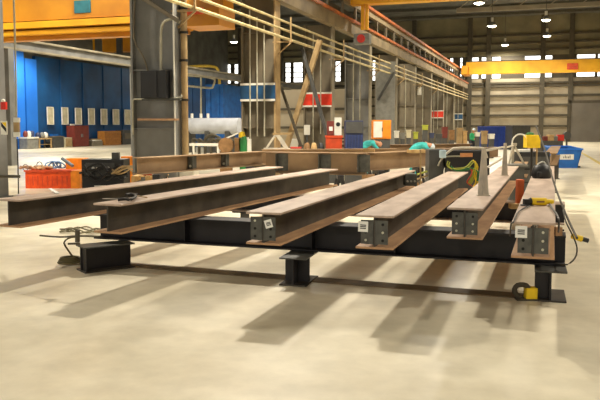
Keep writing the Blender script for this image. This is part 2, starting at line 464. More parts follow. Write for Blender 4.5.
# ------------------------------------------------------------------ columns
XC = -9.5
def yc(px): return P(px, HZ, x=XC).y
def column(px, label, W=1.3, D=.5, top=6.7, xy=None, band=None, bandy=None, mw='col', mf='colf', conduits=0, hi=None):
    y = yc(px) if xy is None else xy[1]
    T = thing('steel_column', label, 'column', (XC if xy is None else xy[0], y, 0))
    link('web', MB().lohi((-W/2, -.02, 0), (W/2, .02, top-.35)), mw, T, True)
    for sx in (-1, 1):
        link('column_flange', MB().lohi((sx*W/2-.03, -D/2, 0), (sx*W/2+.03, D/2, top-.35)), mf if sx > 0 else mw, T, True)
    st = MB()
    for z in (.6, 1.9, 3.4, 5.2, 7.4): st.lohi((-W/2+.03, -D/2+.03, z-.015), (W/2-.03, -.02, z+.015))
    link('stiffener', st, mw, T, True)
    link('base_plate', MB().lohi((-W/2-.1, -D/2-.1, 0), (W/2+.1, D/2+.1, .05)), mw, T, True)
    if band:
        z1 = P(px, bandy[0], y=y).z; z0 = P(px, bandy[1], y=y).z; q = (z1-z0)*.12
        b = link('painted_band', MB().lohi((-W/2-.04, -D/2-.06, z0), (W/2+.04, -D/2-.02, z1)), band, T, True)
        link('white_stripe', MB().lohi((-W/2-.04, -D/2-.075, z1-q), (W/2+.04, -D/2-.061, z1)).lohi((-W/2-.04, -D/2-.075, z0), (W/2+.04, -D/2-.061, z0+q)), 'white', b, True)
    if conduits:
        for k in range(conduits):
            x = -W/2+W*(k+1.3)/(conduits+1.6)
            link('conduit', MB().frus((x, -D/2-.1, 1.6 if k else 1.2), (x, -D/2-.1, 6.0-.3*k), .028, n=8), 'cond', T, True)
    return T, y
c1T, c1y = column(-27, 'grey steel column cut off by the left edge of the photo', W=1.0, D=.4, top=10, mf='col', xy=P(-12, 197.5, z=0))
c2T, c2y = column(157, 'large dark grey steel column with a black box on it, left of the tan pipe', W=1.22, D=.34, mf='col', top=7.5)
c3T, c3y = column(261, 'steel column with a blue band between white stripes and three conduits', W=1.22, D=.5, band='bandb', bandy=(83.5, 101.5), mw='colb', mf='tan', conduits=3)
c4T, c4y = column(319, 'steel column with a large bright red band behind the diagonal braces', W=1.24, D=.45, band='bandr', bandy=(92.5, 107.2), mw='colb', mf='colf', conduits=2)
c5T, c5y = column(358, 'plain grey column behind the dark blue cabinet', W=1.3, mw='col', mf='colf', conduits=2)
for px, lab, bd, by in ((386, 'grey column just behind the orange and white cabinet', None, None), (406, 'pale column beneath the small white box, right of the orange cabinet', None, None),
        (423, 'grey column between the pale column and the small red band', None, None), (436, 'distant column with a small red band', 'bandr', (110.5, 118.3)),
        (447, 'distant plain column between the small red and the small blue bands', None, None), (456.5, 'distant column with a small dark blue band', 'bandb', (113.5, 120)),
        (467, 'farthest column with a small red band beside the end wall', 'bandr', (115, 119.8))):
    column(px, lab, band=bd, bandy=by, D=.4, mw='colb', mf='colf', conduits=2 if bd else 1)

# things on column 1 (sign, box)
y = c1y+.06
p0 = P(.5, 121, y=y-.34); p1 = P(7.5, 134.5, y=y-.34)
S = thing('warning_sign', 'small yellow and black warning sign on the left edge column', 'sign', ((p0.x+p1.x)/2, y-.34, p1.z))
w = p1.x-p0.x; h = p0.z-p1.z
link('sign_board', MB().lohi((-w/2, -.006, 0), (w/2, .006, h)), 'white', S, True)
link('sign_symbol', MB().prism([(-w*.4, -.012, h*.9), (-w*.4, -.012, h*.62), (w*.38, -.012, h*.15), (w*.38, -.012, h*.45)], (0, .004, 0)), 'blk', S, True)
link('sign_symbol', MB().prism([(-w*.3, -.012, h*.9), (w*.38, -.012, h*.9), (w*.38, -.012, h*.52)], (0, .004, 0)), 'ylw', S, True)
p = P(4, 105, y=y-.35)
T = thing('alarm_box', 'small red and white box on the left edge column above the sign', 'box', (p.x, p.y, p.z-.12))
link('housing', MB().box((0, 0, .1), (.16, .08, .2)), 'red', T, True, .01); link('lens', MB().frus((0, -.04, .22), (0, .0, .24), .05), 'white', T, True)

# black electrical box on column 2 and the angled conduit
p0 = P(141, 71, y=c2y-.35); p1 = P(167, 98, y=c2y-.35)
T = thing('electrical_box', 'black electrical box mounted on the large grey column', 'box', ((p0.x+p1.x)/2, c2y-.29, p1.z))
w = p1.x-p0.x; h = p0.z-p1.z
link('cabinet_body', MB().lohi((-w/2, -.1, 0), (w/2, .12, h)), 'blk', T, True, .01)
link('cabinet_door', MB().lohi((-w*.42, -.12, h*.05), (w*.15, -.1, h*.95)), 'blk', T, True, .005)
link('mounting_bracket', MB().lohi((-w*.55, .0, -.06), (w*.95, .1, -.01)), 'clip', T, True)
def cp(px, py, dy=-.2, yy=c2y): return P(px, py, y=yy+dy)
single('conduit_pipe', MB().tube([cp(161, 72), cp(161, 40), cp(162, 26), cp(167, 20), cp(178, 18.5)], .035, 8), 'cond', 'bent grey conduit rising from the black box and hooking right at its top', 'conduit')
single('cable', MB().tube([cp(135, -5), cp(134, 38), cp(143, 56), cp(148, 71)], .025, 6), 'colb', 'slack cable running down the left side of the large grey column to the black box', 'cable')
single('brace_bar', MB().bar(cp(141, -3, -.22), cp(180, 22, -.22), .1, .1), 'colb', 'olive diagonal brace at the top of the large grey column', 'brace')
# tan pipe beside column 2
a = P(185.5, 160, y=c2y+.1); x = a.x
T = thing('vertical_pipe', 'thick tan vertical pipe right beside the large grey column', 'pipe', (x, c2y+.1, 0))
link('pipe_run', MB().frus((0, 0, 0.4), (0, 0, 6.1), .085, n=14), 'tan', T, True)
link('pipe_base', MB().lohi((-.12, -.12, 0), (.3, .16, 1.18)), 'white', T, True, .01)
for z in (2.6, 3.6, 4.3, 4.9): link('pipe_clamp', MB().frus((0, 0, z), (0, 0, z+.06), .11, n=14).lohi((-.12, -.03, z), (-.0, .03, z+.05)), 'rub', T, True)
single('conduit_pipe', MB().frus((x-.13, c2y-.2, 1.2), (x-.13, c2y-.2, 6.2), .022, n=8), 'white', 'thin white conduit between the large grey column and the tan pipe', 'conduit')
# white drain pipe on left of column 2
single('hand_rail_pipe', MB().tube([cp(133, 135, -.2), cp(133, 104, -.2), cp(134.5, 99.5, -.2), cp(139, 99, -.2), cp(178, 98, -.2), cp(181, 95, -.2)], .022, 6), 'cond', 'thin pale pipe hooking round the lower left of the large grey column', 'pipe')
single('rusty_ledge', MB().bar(cp(139, 119.5, -.2), cp(178, 119.5, -.2), .14, .05), 'rustlit', 'rusty orange ledge across the lower part of the large grey column', 'ledge')

# diagonal braces between column 3 and 5
def br(name, a, b, w, m, label, yy):
    single(name, MB().bar(P(*a, y=yy), P(*b, y=yy), w, w), m, label, 'brace')
yb = c3y+2.2
br('diagonal_brace', (320, 40), (284, 155), .18, 'tan', 'thick tan diagonal brace leaning right in front of the red band', yb)
br('diagonal_brace', (302, 48), (333, 155), .12, 'gry2', 'dark diagonal brace leaning left across the red band', yb-.3)
br('diagonal_brace', (277, 75), (304, 155), .09, 'girt', 'thin dark diagonal brace right of the blue band column', yb-.6)
# tan trolley / triangular frame
yb2 = c3y-1.2
def q3(px, py): return P(px, py, y=yb2)
T = thing('sawhorse', 'pale triangular steel sawhorse on the floor right of the blue band column', 'sawhorse', q3(276, 149.5))
for a, b in (((266, 149), (276, 134)), ((276, 134), (286, 149)), ((288, 149), (278, 134))): link('leg', MB().bar(q3(*a), q3(*b), .06, .06), 'silver', T)
link('base_bar', MB().bar(q3(264, 149), q3(290, 149), .08, .08), 'silver', T)
link('top_bar', MB().bar(q3(273, 134), q3(292, 133.4), .07, .07), 'tan', T)

# wall behind (partition siding) between columns, low
def part_wall():
    T = thing('partition_wall', 'low beige sheet metal partition behind the red band column', 'partition', (-13.5, c3y+14, 0))
    a = P(278, 88, y=c3y+14); b = P(345, 88, y=c3y+14)
    s = MB().lohi((a.x, c3y+14, 0), (b.x, c3y+14.15, a.z-.1))
    link('panel', s, 'sid', T)
    r = MB(); z = .8
    while z < a.z-.3: r.lohi((a.x, c3y+13.9, z), (b.x, c3y+14, z+.12)); z += 1.0
    link('rib', r, 'girt', T)
part_wall()

# grey panels behind columns at 377-395
a = P(376, 62, y=yc(372)); b = P(395, 62, y=yc(372))
T = thing('sheet_panel', 'tall grey sheet steel panel behind the orange and white cabinet', 'panel', (a.x, yc(372), 0))
link('sheet', MB().lohi((a.x, yc(372), 0), (b.x, yc(372)+.1, a.z)), 'gry', T)
a = P(378, 100, y=yc(372)-.1); b = P(394, 72, y=yc(372)-.1)
link('diagonal_strut', MB().bar(a, b, .25, .1), 'gry2', T)

# ------------------------------------------------------------------ runway girders, rails, pipes
XG = -8.7
def G_(px, py): return P(px, py, x=XG)
# heights from the photo lines
zA = P(400, 47.3, x=XG).z; zB = P(400, 29, x=XG-.1).z; zL = P(348, 32, x=XG).z
T = thing('crane_runway_girder', 'beige crane runway girder with orange rails running along the column row', 'crane runway', (XG, 10, zL))
link('lower_beam', MB().lohi((XG-.3, 4, zL), (XG, YE-6, zA-.02)), 'beige', T)
link('lower_rail', MB().lohi((XG-.05, 4, zA-.02), (XG+.1, YE-6, zA+.1)), 'orail', T)
link('upper_beam', MB().lohi((XG-.3, 4, zB-.38), (XG-.08, YE-6, zB-.08)), 'beige', T)
link('upper_rail', MB().lohi((XG-.1, 4, zB-.08), (XG+.05, YE-6, zB+.06)), 'orail', T)
y = 6
while y < YE-8:
    link('post', MB().lohi((XG-.2, y, zA), (XG-.1, y+.18, zB-.3)), 'colb', T); y += 2.4
link('back_web', MB().lohi((XG-.6, 4, zL+.1), (XG-.55, YE-6, zB-.5)), 'truss', T)
# corbels
# pipes on brackets
XP = -8.72
for (a, b, r, lab) in (((167.5, 0), (468, 98.5), .05, 'lowest of the three cream pipes running along the columns'), ((200, 0), (468, 95.5), .042, 'middle of the three cream pipes running along the columns'), ((226, 0), (468, 92), .042, 'highest of the three cream pipes running along the columns')):
    pa = P(*a, x=XP+.25); pb = P(*b, x=XP+.25); dv = (pb-pa)
    z0 = (pa.z+pb.z)/2 if False else None
    z = P(320, a[1]+(b[1]-a[1])*(320-a[0])/(b[0]-a[0]), x=XP+.25).z
    single('long_pipe', MB().frus((XP+.25, 6, z), (XP+.25, YE-8, z), r, n=8), 'pipe', lab, 'pipe')
zp = P(320, 49.5, x=XP+.25).z
proto = None
ny = 0
for i, px in enumerate((157, 261, 319, 358, 386, 406, 423)):
    yy = yc(px)
    if proto is None:
        T = thing('pipe_bracket', 'small steel pipe bracket fixed to the column row', 'bracket', (0, 0, 0), 0, 'pipe brackets along the column row')
        link('bracket_arm', MB().lohi((-.62, -.03, 0), (.1, .03, .05)).bar((-.45, 0, -.4), (.05, 0, 0), .04, .04).lohi((.02, -.03, 0), (.06, .03, .85)), 'tan', T, True)
        proto = T; T.location = (XP+.3, yy, zp-.12)
    else: dup(proto, (XP+.3, yy, zp-.12))

# yellow hoist hanging near rail
p = P(364, 30, x=XG+.5); y = p.y
T = thing('crane_hoist', 'yellow crane post with a round red buffer hanging at the runway rail', 'crane hoist', (p.x, y, P(364, 46, y=y).z))
link('post', MB().lohi((p.x-.13, y-.1, p.z), (p.x+.02, y+.1, p.z+5)).lohi((p.x+.08, y-.1, p.z), (p.x+.2, y+.1, p.z+5)), 'yel', T)
q = P(362, 39, y=y)
link('housing', MB().box(q+Vector((0, .1, 0)), (.75, .5, .5)), 'gry', T, bevel=.03)
link('round_buffer', MB().frus(q+Vector((0, -.25, 0)), q+Vector((0, -.14, 0)), .19, n=16), 'red', T)
# near bridge bottom edge across the top (370-480)
a = P(372, 2.5, y=y); b = P(470, 2.5, y=y)
T = thing('bridge_crane', 'yellow bridge crane girder at the top edge of the photo', 'bridge crane', (0, y, a.z))
link('bridge_girder', MB().lohi((a.x-1, y-.3, P(400, 3, y=y).z), (XR-1, y+.3, P(400, 3, y=y).z+1.2)), 'yel', T)
link('end_carriage', MB().lohi((a.x-1.2, y-1.2, P(400, 3, y=y).z+.2), (a.x-.8, y+1.2, P(400, 3, y=y).z+.9)), 'yel2', T)

# left bay crane
YC_ = yc(225)-.3
def lc(px, py): return P(px, py, y=YC_)
def lz(py, px=120): return lc(px, py).z
T = thing('bridge_crane', 'large yellow bridge crane with a teal square in the left bay', 'bridge crane', (-20, YC_, lz(35)))
xr = min(lc(233, 20).x, XG-.7); 
link('bridge_girder', MB().lohi((-24.5, YC_, lz(16)), (xr, YC_+.8, lz(16)+2.2)), 'yel2', T)
link('bottom_flange', MB().lohi((-24.5, YC_-.12, lz(24)), (xr-.1, YC_+.9, lz(17.5))), 'yel', T)  # lit strip, its brightness painted as a lighter yellow
link('walkway_beam', MB().lohi((-24.5, YC_-.0, lz(30.5)), (lc(180, 20).x, YC_+.9, lz(26))), 'yel', T)  # second lit strip in the same lighter yellow
link('lower_girder', MB().lohi((-24.5, YC_+.3, lz(35)), (lc(180, 20).x, YC_+.7, lz(31))), 'yel2', T)
link('end_carriage', MB().lohi((lc(186, 20).x, YC_-.3, lz(31)), (xr, YC_+.9, lz(14))), 'yel2', T)
link('end_buffer', MB().lohi((lc(192, 20).x, YC_-.36, lz(20)), (lc(208, 20).x, YC_-.3, lz(14))), 'org2', T)
a = lc(74.5, 1); b = lc(91, 12.5)
link('teal_plate', MB().lohi((a.x, YC_-.03, b.z), (b.x, YC_, a.z)), 'teal', T)
# left bay runway beam, farther side
XLr = -25
zr = P(75, 48, x=XLr).z
T = thing('crane_runway_beam', 'grey runway beam of the left bay in front of the blue wall', 'crane runway', (XLr, 30, zr-.8))
link('runway_web', MB().lohi((XLr-.1, 18, zr-.5), (XLr+.02, 90, zr-.1)), 'col', T)
link('runway_flange', MB().lohi((XLr-.2, 18, zr-.58), (XLr+.2, 90, zr-.5)).lohi((XLr-.2, 18, zr-.1), (XLr+.2, 90, zr)), 'colf', T)
for px in (10, 135):
    yy = P(px, HZ, x=XLr).y
    link('runway_post', MB().lohi((XLr-.2, yy-.2, 0), (XLr+.2, yy+.2, zr-.58)), 'col', T)
# second far crane in left bay
YD = 62
def ld(px, py): return P(px, py, y=YD)
T = thing('bridge_crane', 'distant orange yellow crane glimpsed below the large left crane', 'bridge crane', (-20, YD, ld(80, 55).z))
link('bridge_girder', MB().lohi((XL+1, YD, ld(80, 53).z), (ld(134, 50).x, YD+1, ld(80, 38).z)), 'yel2', T)
link('lit_panel', MB().lohi((ld(76, 50).x, YD-.1, ld(80, 51).z), (ld(95, 50).x, YD, ld(80, 40).z)), 'yel', T)
for p_ in (70, 118): link('hanger', MB().lohi((ld(p_, 50).x, YD-.3, ld(80, 56).z), (ld(p_+5, 50).x, YD-.0, ld(80, 36).z)), 'gry2', T)

# far right crane
YR = 80
def rc(px, py): return P(px, py, y=YR)
zc1 = rc(540, 60.3).z; zc0 = rc(540, 72.8).z
T = thing('bridge_crane', 'yellow bridge crane spanning the far right end before the windows', 'bridge crane', (0, YR, zc0))
link('bridge_girder', MB().lohi((rc(466, 66).x, YR, zc0), (XR-.5, YR+.8, zc1)), 'yel', T)
link('crane_trolley', MB().lohi((rc(567, 66).x, YR-.15, rc(567, 69.5).z), (rc(578, 66).x, YR, rc(567, 63.5).z)), 'org2', T)
link('top_rail', MB().lohi((rc(466, 66).x, YR+.2, zc1), (XR-.5, YR+.4, zc1+.12)), 'truss', T)
link('end_carriage', MB().lohi((rc(465, 66).x-.2, YR-1.5, zc0-.1), (rc(467, 66).x+.2, YR+2, zc0+.8)), 'yel2', T)

# ------------------------------------------------------------------ high bay lamps
def highbay():
    T = thing('high_bay_lamp', 'x', 'lamp', (0, 0, 0))
    link('lamp_shade', MB().lathe((0, 0, 0), [(.42, 0), (.40, .1), (.24, .3), (.12, .38), (.05, .42)], 18), 'gry', T, True)
    link('lamp_lens', MB().lathe((0, 0, -.14), [(.06, 0), (.28, .05), (.40, .13), (.40, .15)], 18), 'bulb', T, True)
    link('ballast', MB().frus((0, 0, .42), (0, 0, .8), .13, n=12), 'white', T, True)
    link('hanger_rod', MB().frus((0, 0, .8), (0, 0, 3.6), .03, n=6), 'truss', T, True)
    return T
lamps = [((479, 3), 'glowing lamp at the top edge, right of the yellow crane girder'), ((492, 26), 'glowing lamp second from the top of the left lamp row'), ((505, 45), 'smallest glowing lamp just above the far crane, left one'),
         ((546, 20), 'upper of the two glowing lamps in the right row'), ((547, 36), 'lower of the two glowing lamps in the right row'), ((208, 53), 'small lamp glowing above the blue containers'),
         ((234, 42), 'lamp glowing left of the blue band column'), ((46, 38), 'tiny lamp glowing below the large left crane')]
hb = None
ZLMP = 11.5
for (px, py), lab in lamps:
    p = P(px, py, z=ZLMP) if px != 46 else P(px, py, x=XL+4)
    if hb is None: hb = highbay(); hb['label'] = lab; hb['group'] = 'high bay lamps'; hb.location = p
    else: dup(hb, p, lab)
def light(loc, power, r=.4, col=(1, .905, .745), name='lamp_light'):
    d = bpy.data.lights.new(name, 'SPOT'); d.energy = power; d.shadow_soft_size = r; d.color = col
    d.spot_size = math.radians(165); d.spot_blend = .5
    o = bpy.data.objects.new(name, d); COL.objects.link(o); o.location = loc
    return o
near = [((-6.6, 18.2), 6600), ((6.0, 22), 3600), ((-4, 40), 3600), ((5, -5), 1500), ((-4, -7), 1200), ((8.5, 15), 3200), ((-18, 14), 3200), ((-20, 34), 5200), ((-34, 34), 3000), ((-16, 46), 5200)]  # some follow the beam shadows, the rest are added unseen for fill light
for (x, y), e in near:
    light((x, y, 11.3), e, .35)
    dup(hb, (x, y, 11.5), 'high bay lamp hanging out of view above the hall')
for (px, py), lab in lamps:
    p = P(px, py, z=ZLMP) if px != 46 else P(px, py, x=XL+4)
    light(p-Vector((0, 0, .2)), 3700, .35)

# ------------------------------------------------------------------ left side clutter
# crane pendant cord
pc = P(16, 110, d=14)
T = thing('pendant_control', 'thin crane control cord with a pale control box hanging at far left', 'pendant control', P(17.5, 139, d=14))
link('cord', MB().tube([P(13.5, -8, d=14), P(15.5, 60, d=14), P(16.5, 118, d=14)], .018, 6), 'cond', T)
link('cord', MB().tube([P(17, 139, d=14), P(18, 165, d=14), P(18.5, 194, d=14)], .012, 6), 'rub', T)
link('control_box', MB().box(P(16.8, 127, d=14), (.1, .09, .32), PSI), 'tan', T, bevel=.01)
for py in (120, 134.5): link('white_cap', MB().box(P(16.8, py, d=13.94), (.11, .08, .09), PSI), 'white', T, bevel=.01)
# left edge rail
T = thing('barrier_rail', 'thin dark rail in front of the left edge column', 'rail', P(0, 177, d=13.2))
link('rail_bar', MB().tube([P(-30, 176, d=13.2), P(20, 176.5, d=13.2)], .03, 6), 'girt', T)

def box_thing(name, label, cat, px0, px1, pyb, pyt, m, depth=.6, d=None, z=0, ground=False, bevel=.01):
    """box whose front face spans px0..px1, standing on z at pyb"""
    a = P(px0, pyb, z=z) if d is None else P(px0, pyb, d=d)
    dd = (a-CO).dot(FH)
    b = P(px1, pyb, d=dd); t = P(px0, pyt, d=dd)
    if ground: a.z = b.z = 0
    c = (a+b)/2; w = (b-a).length; h = t.z-a.z
    T = thing(name, label, cat, (c.x, c.y, a.z), PSI)
    link('body', MB().lohi((-w/2, 0, 0), (w/2, depth, h)), m, T, True, bevel)
    return T, w, h
# orange bin
T, w, h = box_thing('parts_bin', 'bright orange metal bin heaped with cables behind the leftmost beam', 'bin', 25.5, 71, 188.5, 170.5, 'org', .9)
link('end_panel', MB().lohi((w/2, 0, 0), (w/2+.28, .9, h*.98)), 'orgy', T, True)
rb = MB()
for k in range(9): rb.lohi((-w/2+.08+k*w/9.4, -.015, .1), (-w/2+.11+k*w/9.4, 0, h*.7))
link('rib', rb, 'org2', T, True)
link('rim', MB().lohi((-w/2-.03, -.03, h-.04), (w/2+.03, 0, h+.01)), 'org2', T, True)
bo = T
def coil(c, R, r, n, m, name, label, tilt=(0, 0, 0), jitter=.02, top=True, rise=.01):
    pts = []
    Rm = Matrix.Rotation(tilt[0], 3, 'X') @ Matrix.Rotation(tilt[1], 3, 'Y')
    for k in range(n*10+1):
        a = 2*PI*k/10; rr = R*(1+random.uniform(-jitter, jitter)*3)
        pts.append(Vector(c)+Rm @ Vector((rr*math.cos(a), rr*math.sin(a), rise*k/10*2+random.uniform(0, jitter*.5))))
    return single(name, MB().tube(pts, r, 6, 2), m, label, 'cable')
p = P(48, 172, d=(bo.location-CO).dot(FH)+.45)
# heap of brown cables in the bin
s = MB()
for k in range(9):
    cx = p.x+random.uniform(-.75, .65)*math.cos(PSI); cy = p.y+random.uniform(-.75, .65)*math.sin(PSI)*1; cz = bo.location.z+h+.02
    pts = [(cx+.2*math.cos(q*.9)*random.uniform(.6, 1.3), cy+.2*math.sin(q*.9), cz+random.uniform(0, .09)) for q in range(12)]
    s.tube(pts, .025, 6, 2)
single('cable_heap', s, 'rustlit', 'tangle of rusty brown cables heaped on top of the orange bin', 'cable')
for px, py, lab in ((25.5, 167.5, 'thin grey wire loop sticking up from the left end of the orange bin'), (39.5, 165, 'dark wire ring standing on top of the orange bin')):
    q = P(px, py, d=(bo.location-CO).dot(FH)+.3)
    coil(q, .1, .014, 1, 'gry2' if px > 30 else 'gry', 'wire_ring', lab, (PI/2, 0, 0), .0, rise=0)
q = P(57, 165.5, d=(bo.location-CO).dot(FH)+.4); s = MB()
for k in range(5):
    s.tube([q+Vector((.18*math.cos(t*.7+k)+.08*k-.2, .1*math.sin(t), .1*math.sin(t*.7+k)+.02)) for t in range(10)], .024, 6, 2)
single('hose_bundle', s, mat('pale blue hose', (96, 140, 190), .6), 'pale blue hoses bundled on the orange bin', 'hose')
q0 = P(62, 158.5, d=(bo.location-CO).dot(FH)+.5); q1 = P(73, 166, d=(bo.location-CO).dot(FH)+.3)
single('hose_nozzle', MB().frus(q0, q1, .055, n=10), mat('slate nozzle', (110, 122, 130), .5), 'grey nozzle slanting over the blue hoses on the orange bin', 'nozzle')
T, w, h = box_thing('crate', 'amber orange crate standing behind the orange bin and black machine', 'crate', 66, 84, 184, 158.5, 'orgy', .6, d=24, ground=True)
# black machine
T, w, h = box_thing('power_unit', 'black machine covered in hoses behind the leftmost beam', 'machine', 82, 124, 186, 159.5, 'blk', .8, d=21.5, ground=True)
T.location.z = 0 if T.location.z < .4 else T.location.z
link('control_panel', MB().lohi((-w*.4, -.02, h*.5), (w*.28, 0, h*.9)), 'gry2', T, True)
for k in range(5): link('dial', MB().frus((-w*.22+k*w*.09, -.035, h*.74), (-w*.22+k*w*.09, -.02, h*.74), .03 if k % 2 else .045, n=10), 'white', T, True)
link('label_plate', MB().lohi((-w*.2, -.03, h*.1), (w*.08, -.02, h*.22)), 'white', T, True)
link('exhaust_stack', MB().lohi((w*.2, .1, h), (w*.36, .3, h+.2)), 'gry2', T, True)
link('red_knob', MB().frus((w*.42, -.06, h*.72), (w*.42, 0, h*.72), .06), 'red', T, True)
D_ = 21.2
s = MB()
for k in range(7):
    pts = [P(82+j*9+random.uniform(-3, 3), 172+6*math.sin(j*1.3+k*.9)+random.uniform(-3, 4), d=D_-.03*k) for j in range(6)]
    s.tube(pts, .032, 6, 3)
single('hose_tangle', s, 'blk', 'tangle of thick black hoses draped over the black machine', 'hose')
s = MB()
for k in range(4):
    pts = [P(112+j*7+random.uniform(-2, 2), 171+5*math.sin(j*1.2+k)+random.uniform(-3, 3), d=D_-.3-.03*k) for j in range(5)]
    s.tube(pts, .026, 6, 3)
single('hose_tangle', s, 'tan', 'tangle of tan and grey cables right of the black machine', 'hose')
T, w, h = box_thing('crate', 'amber orange crate right of the black machine top', 'crate', 121, 134, 172, 156.5, 'orgy', .5, d=24.5, ground=True)
T, w, h = box_thing('metal_box', 'olive grey metal box left of the grey column base', 'box', 137, 150, 172, 157.5, 'colb', .5, d=23.5, ground=True)
# timber pallet with red things
T = thing('timber_pallet', 'pale timber pallet right of the black machine behind the leftmost beam', 'pallet', P(150, 181, d=17.6), PSI)
s = MB(); s2 = MB()
for k in range(5): s.lohi((-.36+k*.16, -.35, .12), (-.24+k*.16, .35, .145))
for k in (-1, 0, 1): s2.lohi((k*.33-.04, -.35, 0), (k*.33+.04, .35, .12))
link('deck_board', s, 'wood', T, True); link('bearer', s2, 'wood', T, True)
for k, (px, py, m, lab) in enumerate(((145, 173, 'org2', 'red orange scrap piece at the left of the timber pallet'), (150, 172, 'org2', 'red orange scrap piece at the middle of the timber pallet'), (155.5, 171.5, 'white', 'small white cap on the right of the timber pallet'))):
    q = P(px, py+2, d=17.5); q.z = T.location.z+.146
    single('scrap_piece', MB().lathe(q, [(.05, 0), (.11, .03), (.09, .1), (.03, .14)], 7 if k < 2 else 12), m, lab, 'scrap')

# white strip on beam 1
a = P(50, 188.6, z=TOP+.012); b = P(57.5, 193.2, z=TOP+.012)
single('paper_strip', MB().bar(a, b, .05, .01), 'paper', 'small white strip lying on the leftmost beam below the orange bin', 'paper')
# tools on beam 2
z = TOP+.02
single('steel_ruler', MB().bar(P(103, 198.6, z=z), P(133, 199.6, z=z), .03, .008), 'edge', 'thin bright steel ruler on the near end of the second beam', 'ruler')
T = thing('clamp_tool', 'dark hand clamp lying on the second beam', 'hand tool', P(128, 197, z=z), 0)
link('clamp_body', MB().tube([P(118, 200, z=z+.01), P(124, 199, z=z+.02), P(131, 199.5, z=z+.02), P(136, 196, z=z+.02), P(132, 194, z=z+.03), P(126, 194.5, z=z+.03)], .018, 6), 'rub', T)
link('clamp_handle', MB().bar(P(127, 195, z=z+.02), P(138, 194.5, z=z+.02), .05, .03), 'blk', T)
link('clamp_screw', MB().frus(P(133, 195, z=z+.01), P(147, 197.5, z=z+.01), .009, n=8), 'tan', T)
# white mark on web of beam 2

# cable loop beside the left stub
s = MB()
g0 = P(70, 264, z=.02); pts = []
for t in range(42):
    pts.append(g0+Vector(((.17-.0012*t)*math.cos(t*.62), (.17-.0012*t)*math.sin(t*.62), .015+.0022*t)))
gd = (g0-CO).dot(FH)
pts += [P(74, 258, d=gd), P(68, 250, d=gd), P(64, 243, d=gd), P(68, 238.5, d=gd), P(75, 237, d=gd), P(78, 241, d=gd)]
s.tube(pts, .013, 6, 2)
single('cable_coil', s, mat('olive cable', (92, 84, 50), .6), 'coiled olive cable on the floor left of the left stub', 'cable')
s = MB(); s.tube([P(40, 235.5, d=9.2), P(60, 237, d=9.0), P(80, 236, d=8.8), P(100, 236.5, d=8.7)], .012, 6); s.tube([P(68, 243.8, d=8.8), P(80, 243.5, d=8.8)], .014, 6); s.frus(P(77.5, 230, d=8.8), P(77.5, 242, d=8.8), .03, n=8)
single('clamp_rod', s, 'girt', 'thin threaded clamp rod sticking out left of the front cross beam', 'clamp')
# loose cables/hoses on floor behind beam 1 and 2 near (70-95,225-235)
s = MB()
for k in range(4): s.tube([P(60+9*j, 229+2.5*math.sin(j*1.7+k*1.3)+k*.6, z=.03+.012*k) for j in range(6)], .014, 5, 3)
single('cable_tangle', s, mat('green brown cable', (110, 104, 76), .7), 'tangle of dull cables on the floor under the second beam', 'cable')

# blue wall furniture
def low(name, label, cat, px0, px1, pyb, pyt, m, depth=.8):
    X = XL+.6+depth
    ya, yb_ = P(px0, HZ, x=X).y, P(px1, HZ, x=X).y; h = P((px0+px1)/2, pyt, x=X).z; w = (yb_-ya)*.96
    T = thing(name, label, cat, (X, (ya+yb_)/2, 0), PI/2)
    link('body', MB().lohi((-w/2, 0, 0), (w/2, depth, h)), m, T, True, .01)
    return T, w, h
def LP(T, v): return Vector(T.location)+T.rotation_euler.to_matrix() @ Vector(v)
T, w, h = low('storage_bin', 'grey green storage bin at the left by the blue wall', 'bin', 26.5, 38, 148, 138.5, 'gry')
link('lid', MB().lohi((-w/2-.05, -.05, h), (w/2+.05, .85, h+.12)), 'white', T, True)
for k, (dx, m, lab) in enumerate(((-.3, 'maroon', 'dark red bundle on the grey green storage bin'), (.02, 'white', 'white sack on the grey green storage bin'), (.32, 'dblue', 'navy bundle on the grey green storage bin'))):
    single('bundle', MB().lathe(LP(T, (dx*w, .4, h+.12)), [(.14, 0), (.2, .15), (.18, .4), (.07, .52)], 9), m, lab, 'bundle')
T, w, h = low('work_bench', 'cream work bench with open legs by the blue wall', 'bench', 38.5, 52, 147.8, 138, 'colb')
for ch in list(T.children): bpy.data.objects.remove(ch)
link('bench_top', MB().lohi((-w/2, 0, h-.12), (w/2, .8, h)), 'tan', T, True)
for sx in (-1, 1):
    for yy in (.06, .74): link('leg', MB().box((sx*(w/2-.08), yy, (h-.12)/2), (.12, .1, h-.12)), 'tan', T, True)
link('shelf', MB().lohi((-w/2+.1, .1, h*.35), (w/2-.1, .7, h*.4)), 'tan', T, True)
for px, m, lab in ((-.5, 'dblue', 'navy bag on the cream bench by the blue wall'), (0.05, 'gry', 'grey bag on the cream bench by the blue wall'), (.48, 'white', 'white bag on the cream bench by the blue wall')):
    q = LP(T, (px, .4, h))
    single('bag', MB().lathe(q, [(.18, 0), (.25, .15), (.2, .4), (.06, .5)], 9), m, lab, 'bag')
T, w, h = low('desk', 'dark desk with a blue top item between bench and maroon cabinet', 'desk', 53, 63.5, 147.5, 137, 'gry2')
link('desk_top', MB().lohi((-w/2-.05, -.05, h), (w/2+.05, .85, h+.08)), 'colb', T, True)
TT = thing('blue_tray', 'small blue tray on the dark desk by the blue wall', 'tray', LP(T, (-.1, .4, h+.08)), PI/2)
link('tray', MB().lohi((-.35, -.2, 0), (.35, .2, .04)).lohi((-.35, -.2, .04), (.35, -.17, .18)).lohi((-.35, .17, .04), (.35, .2, .18)).lohi((-.35, -.17, .04), (-.32, .17, .18)).lohi((.32, -.17, .04), (.35, .17, .18)), 'bin', TT, True)
T, w, h = low('cupboard', 'small cream cupboard left of the maroon cabinet', 'cupboard', 64.5, 72, 147.3, 137.5, 'wpane')
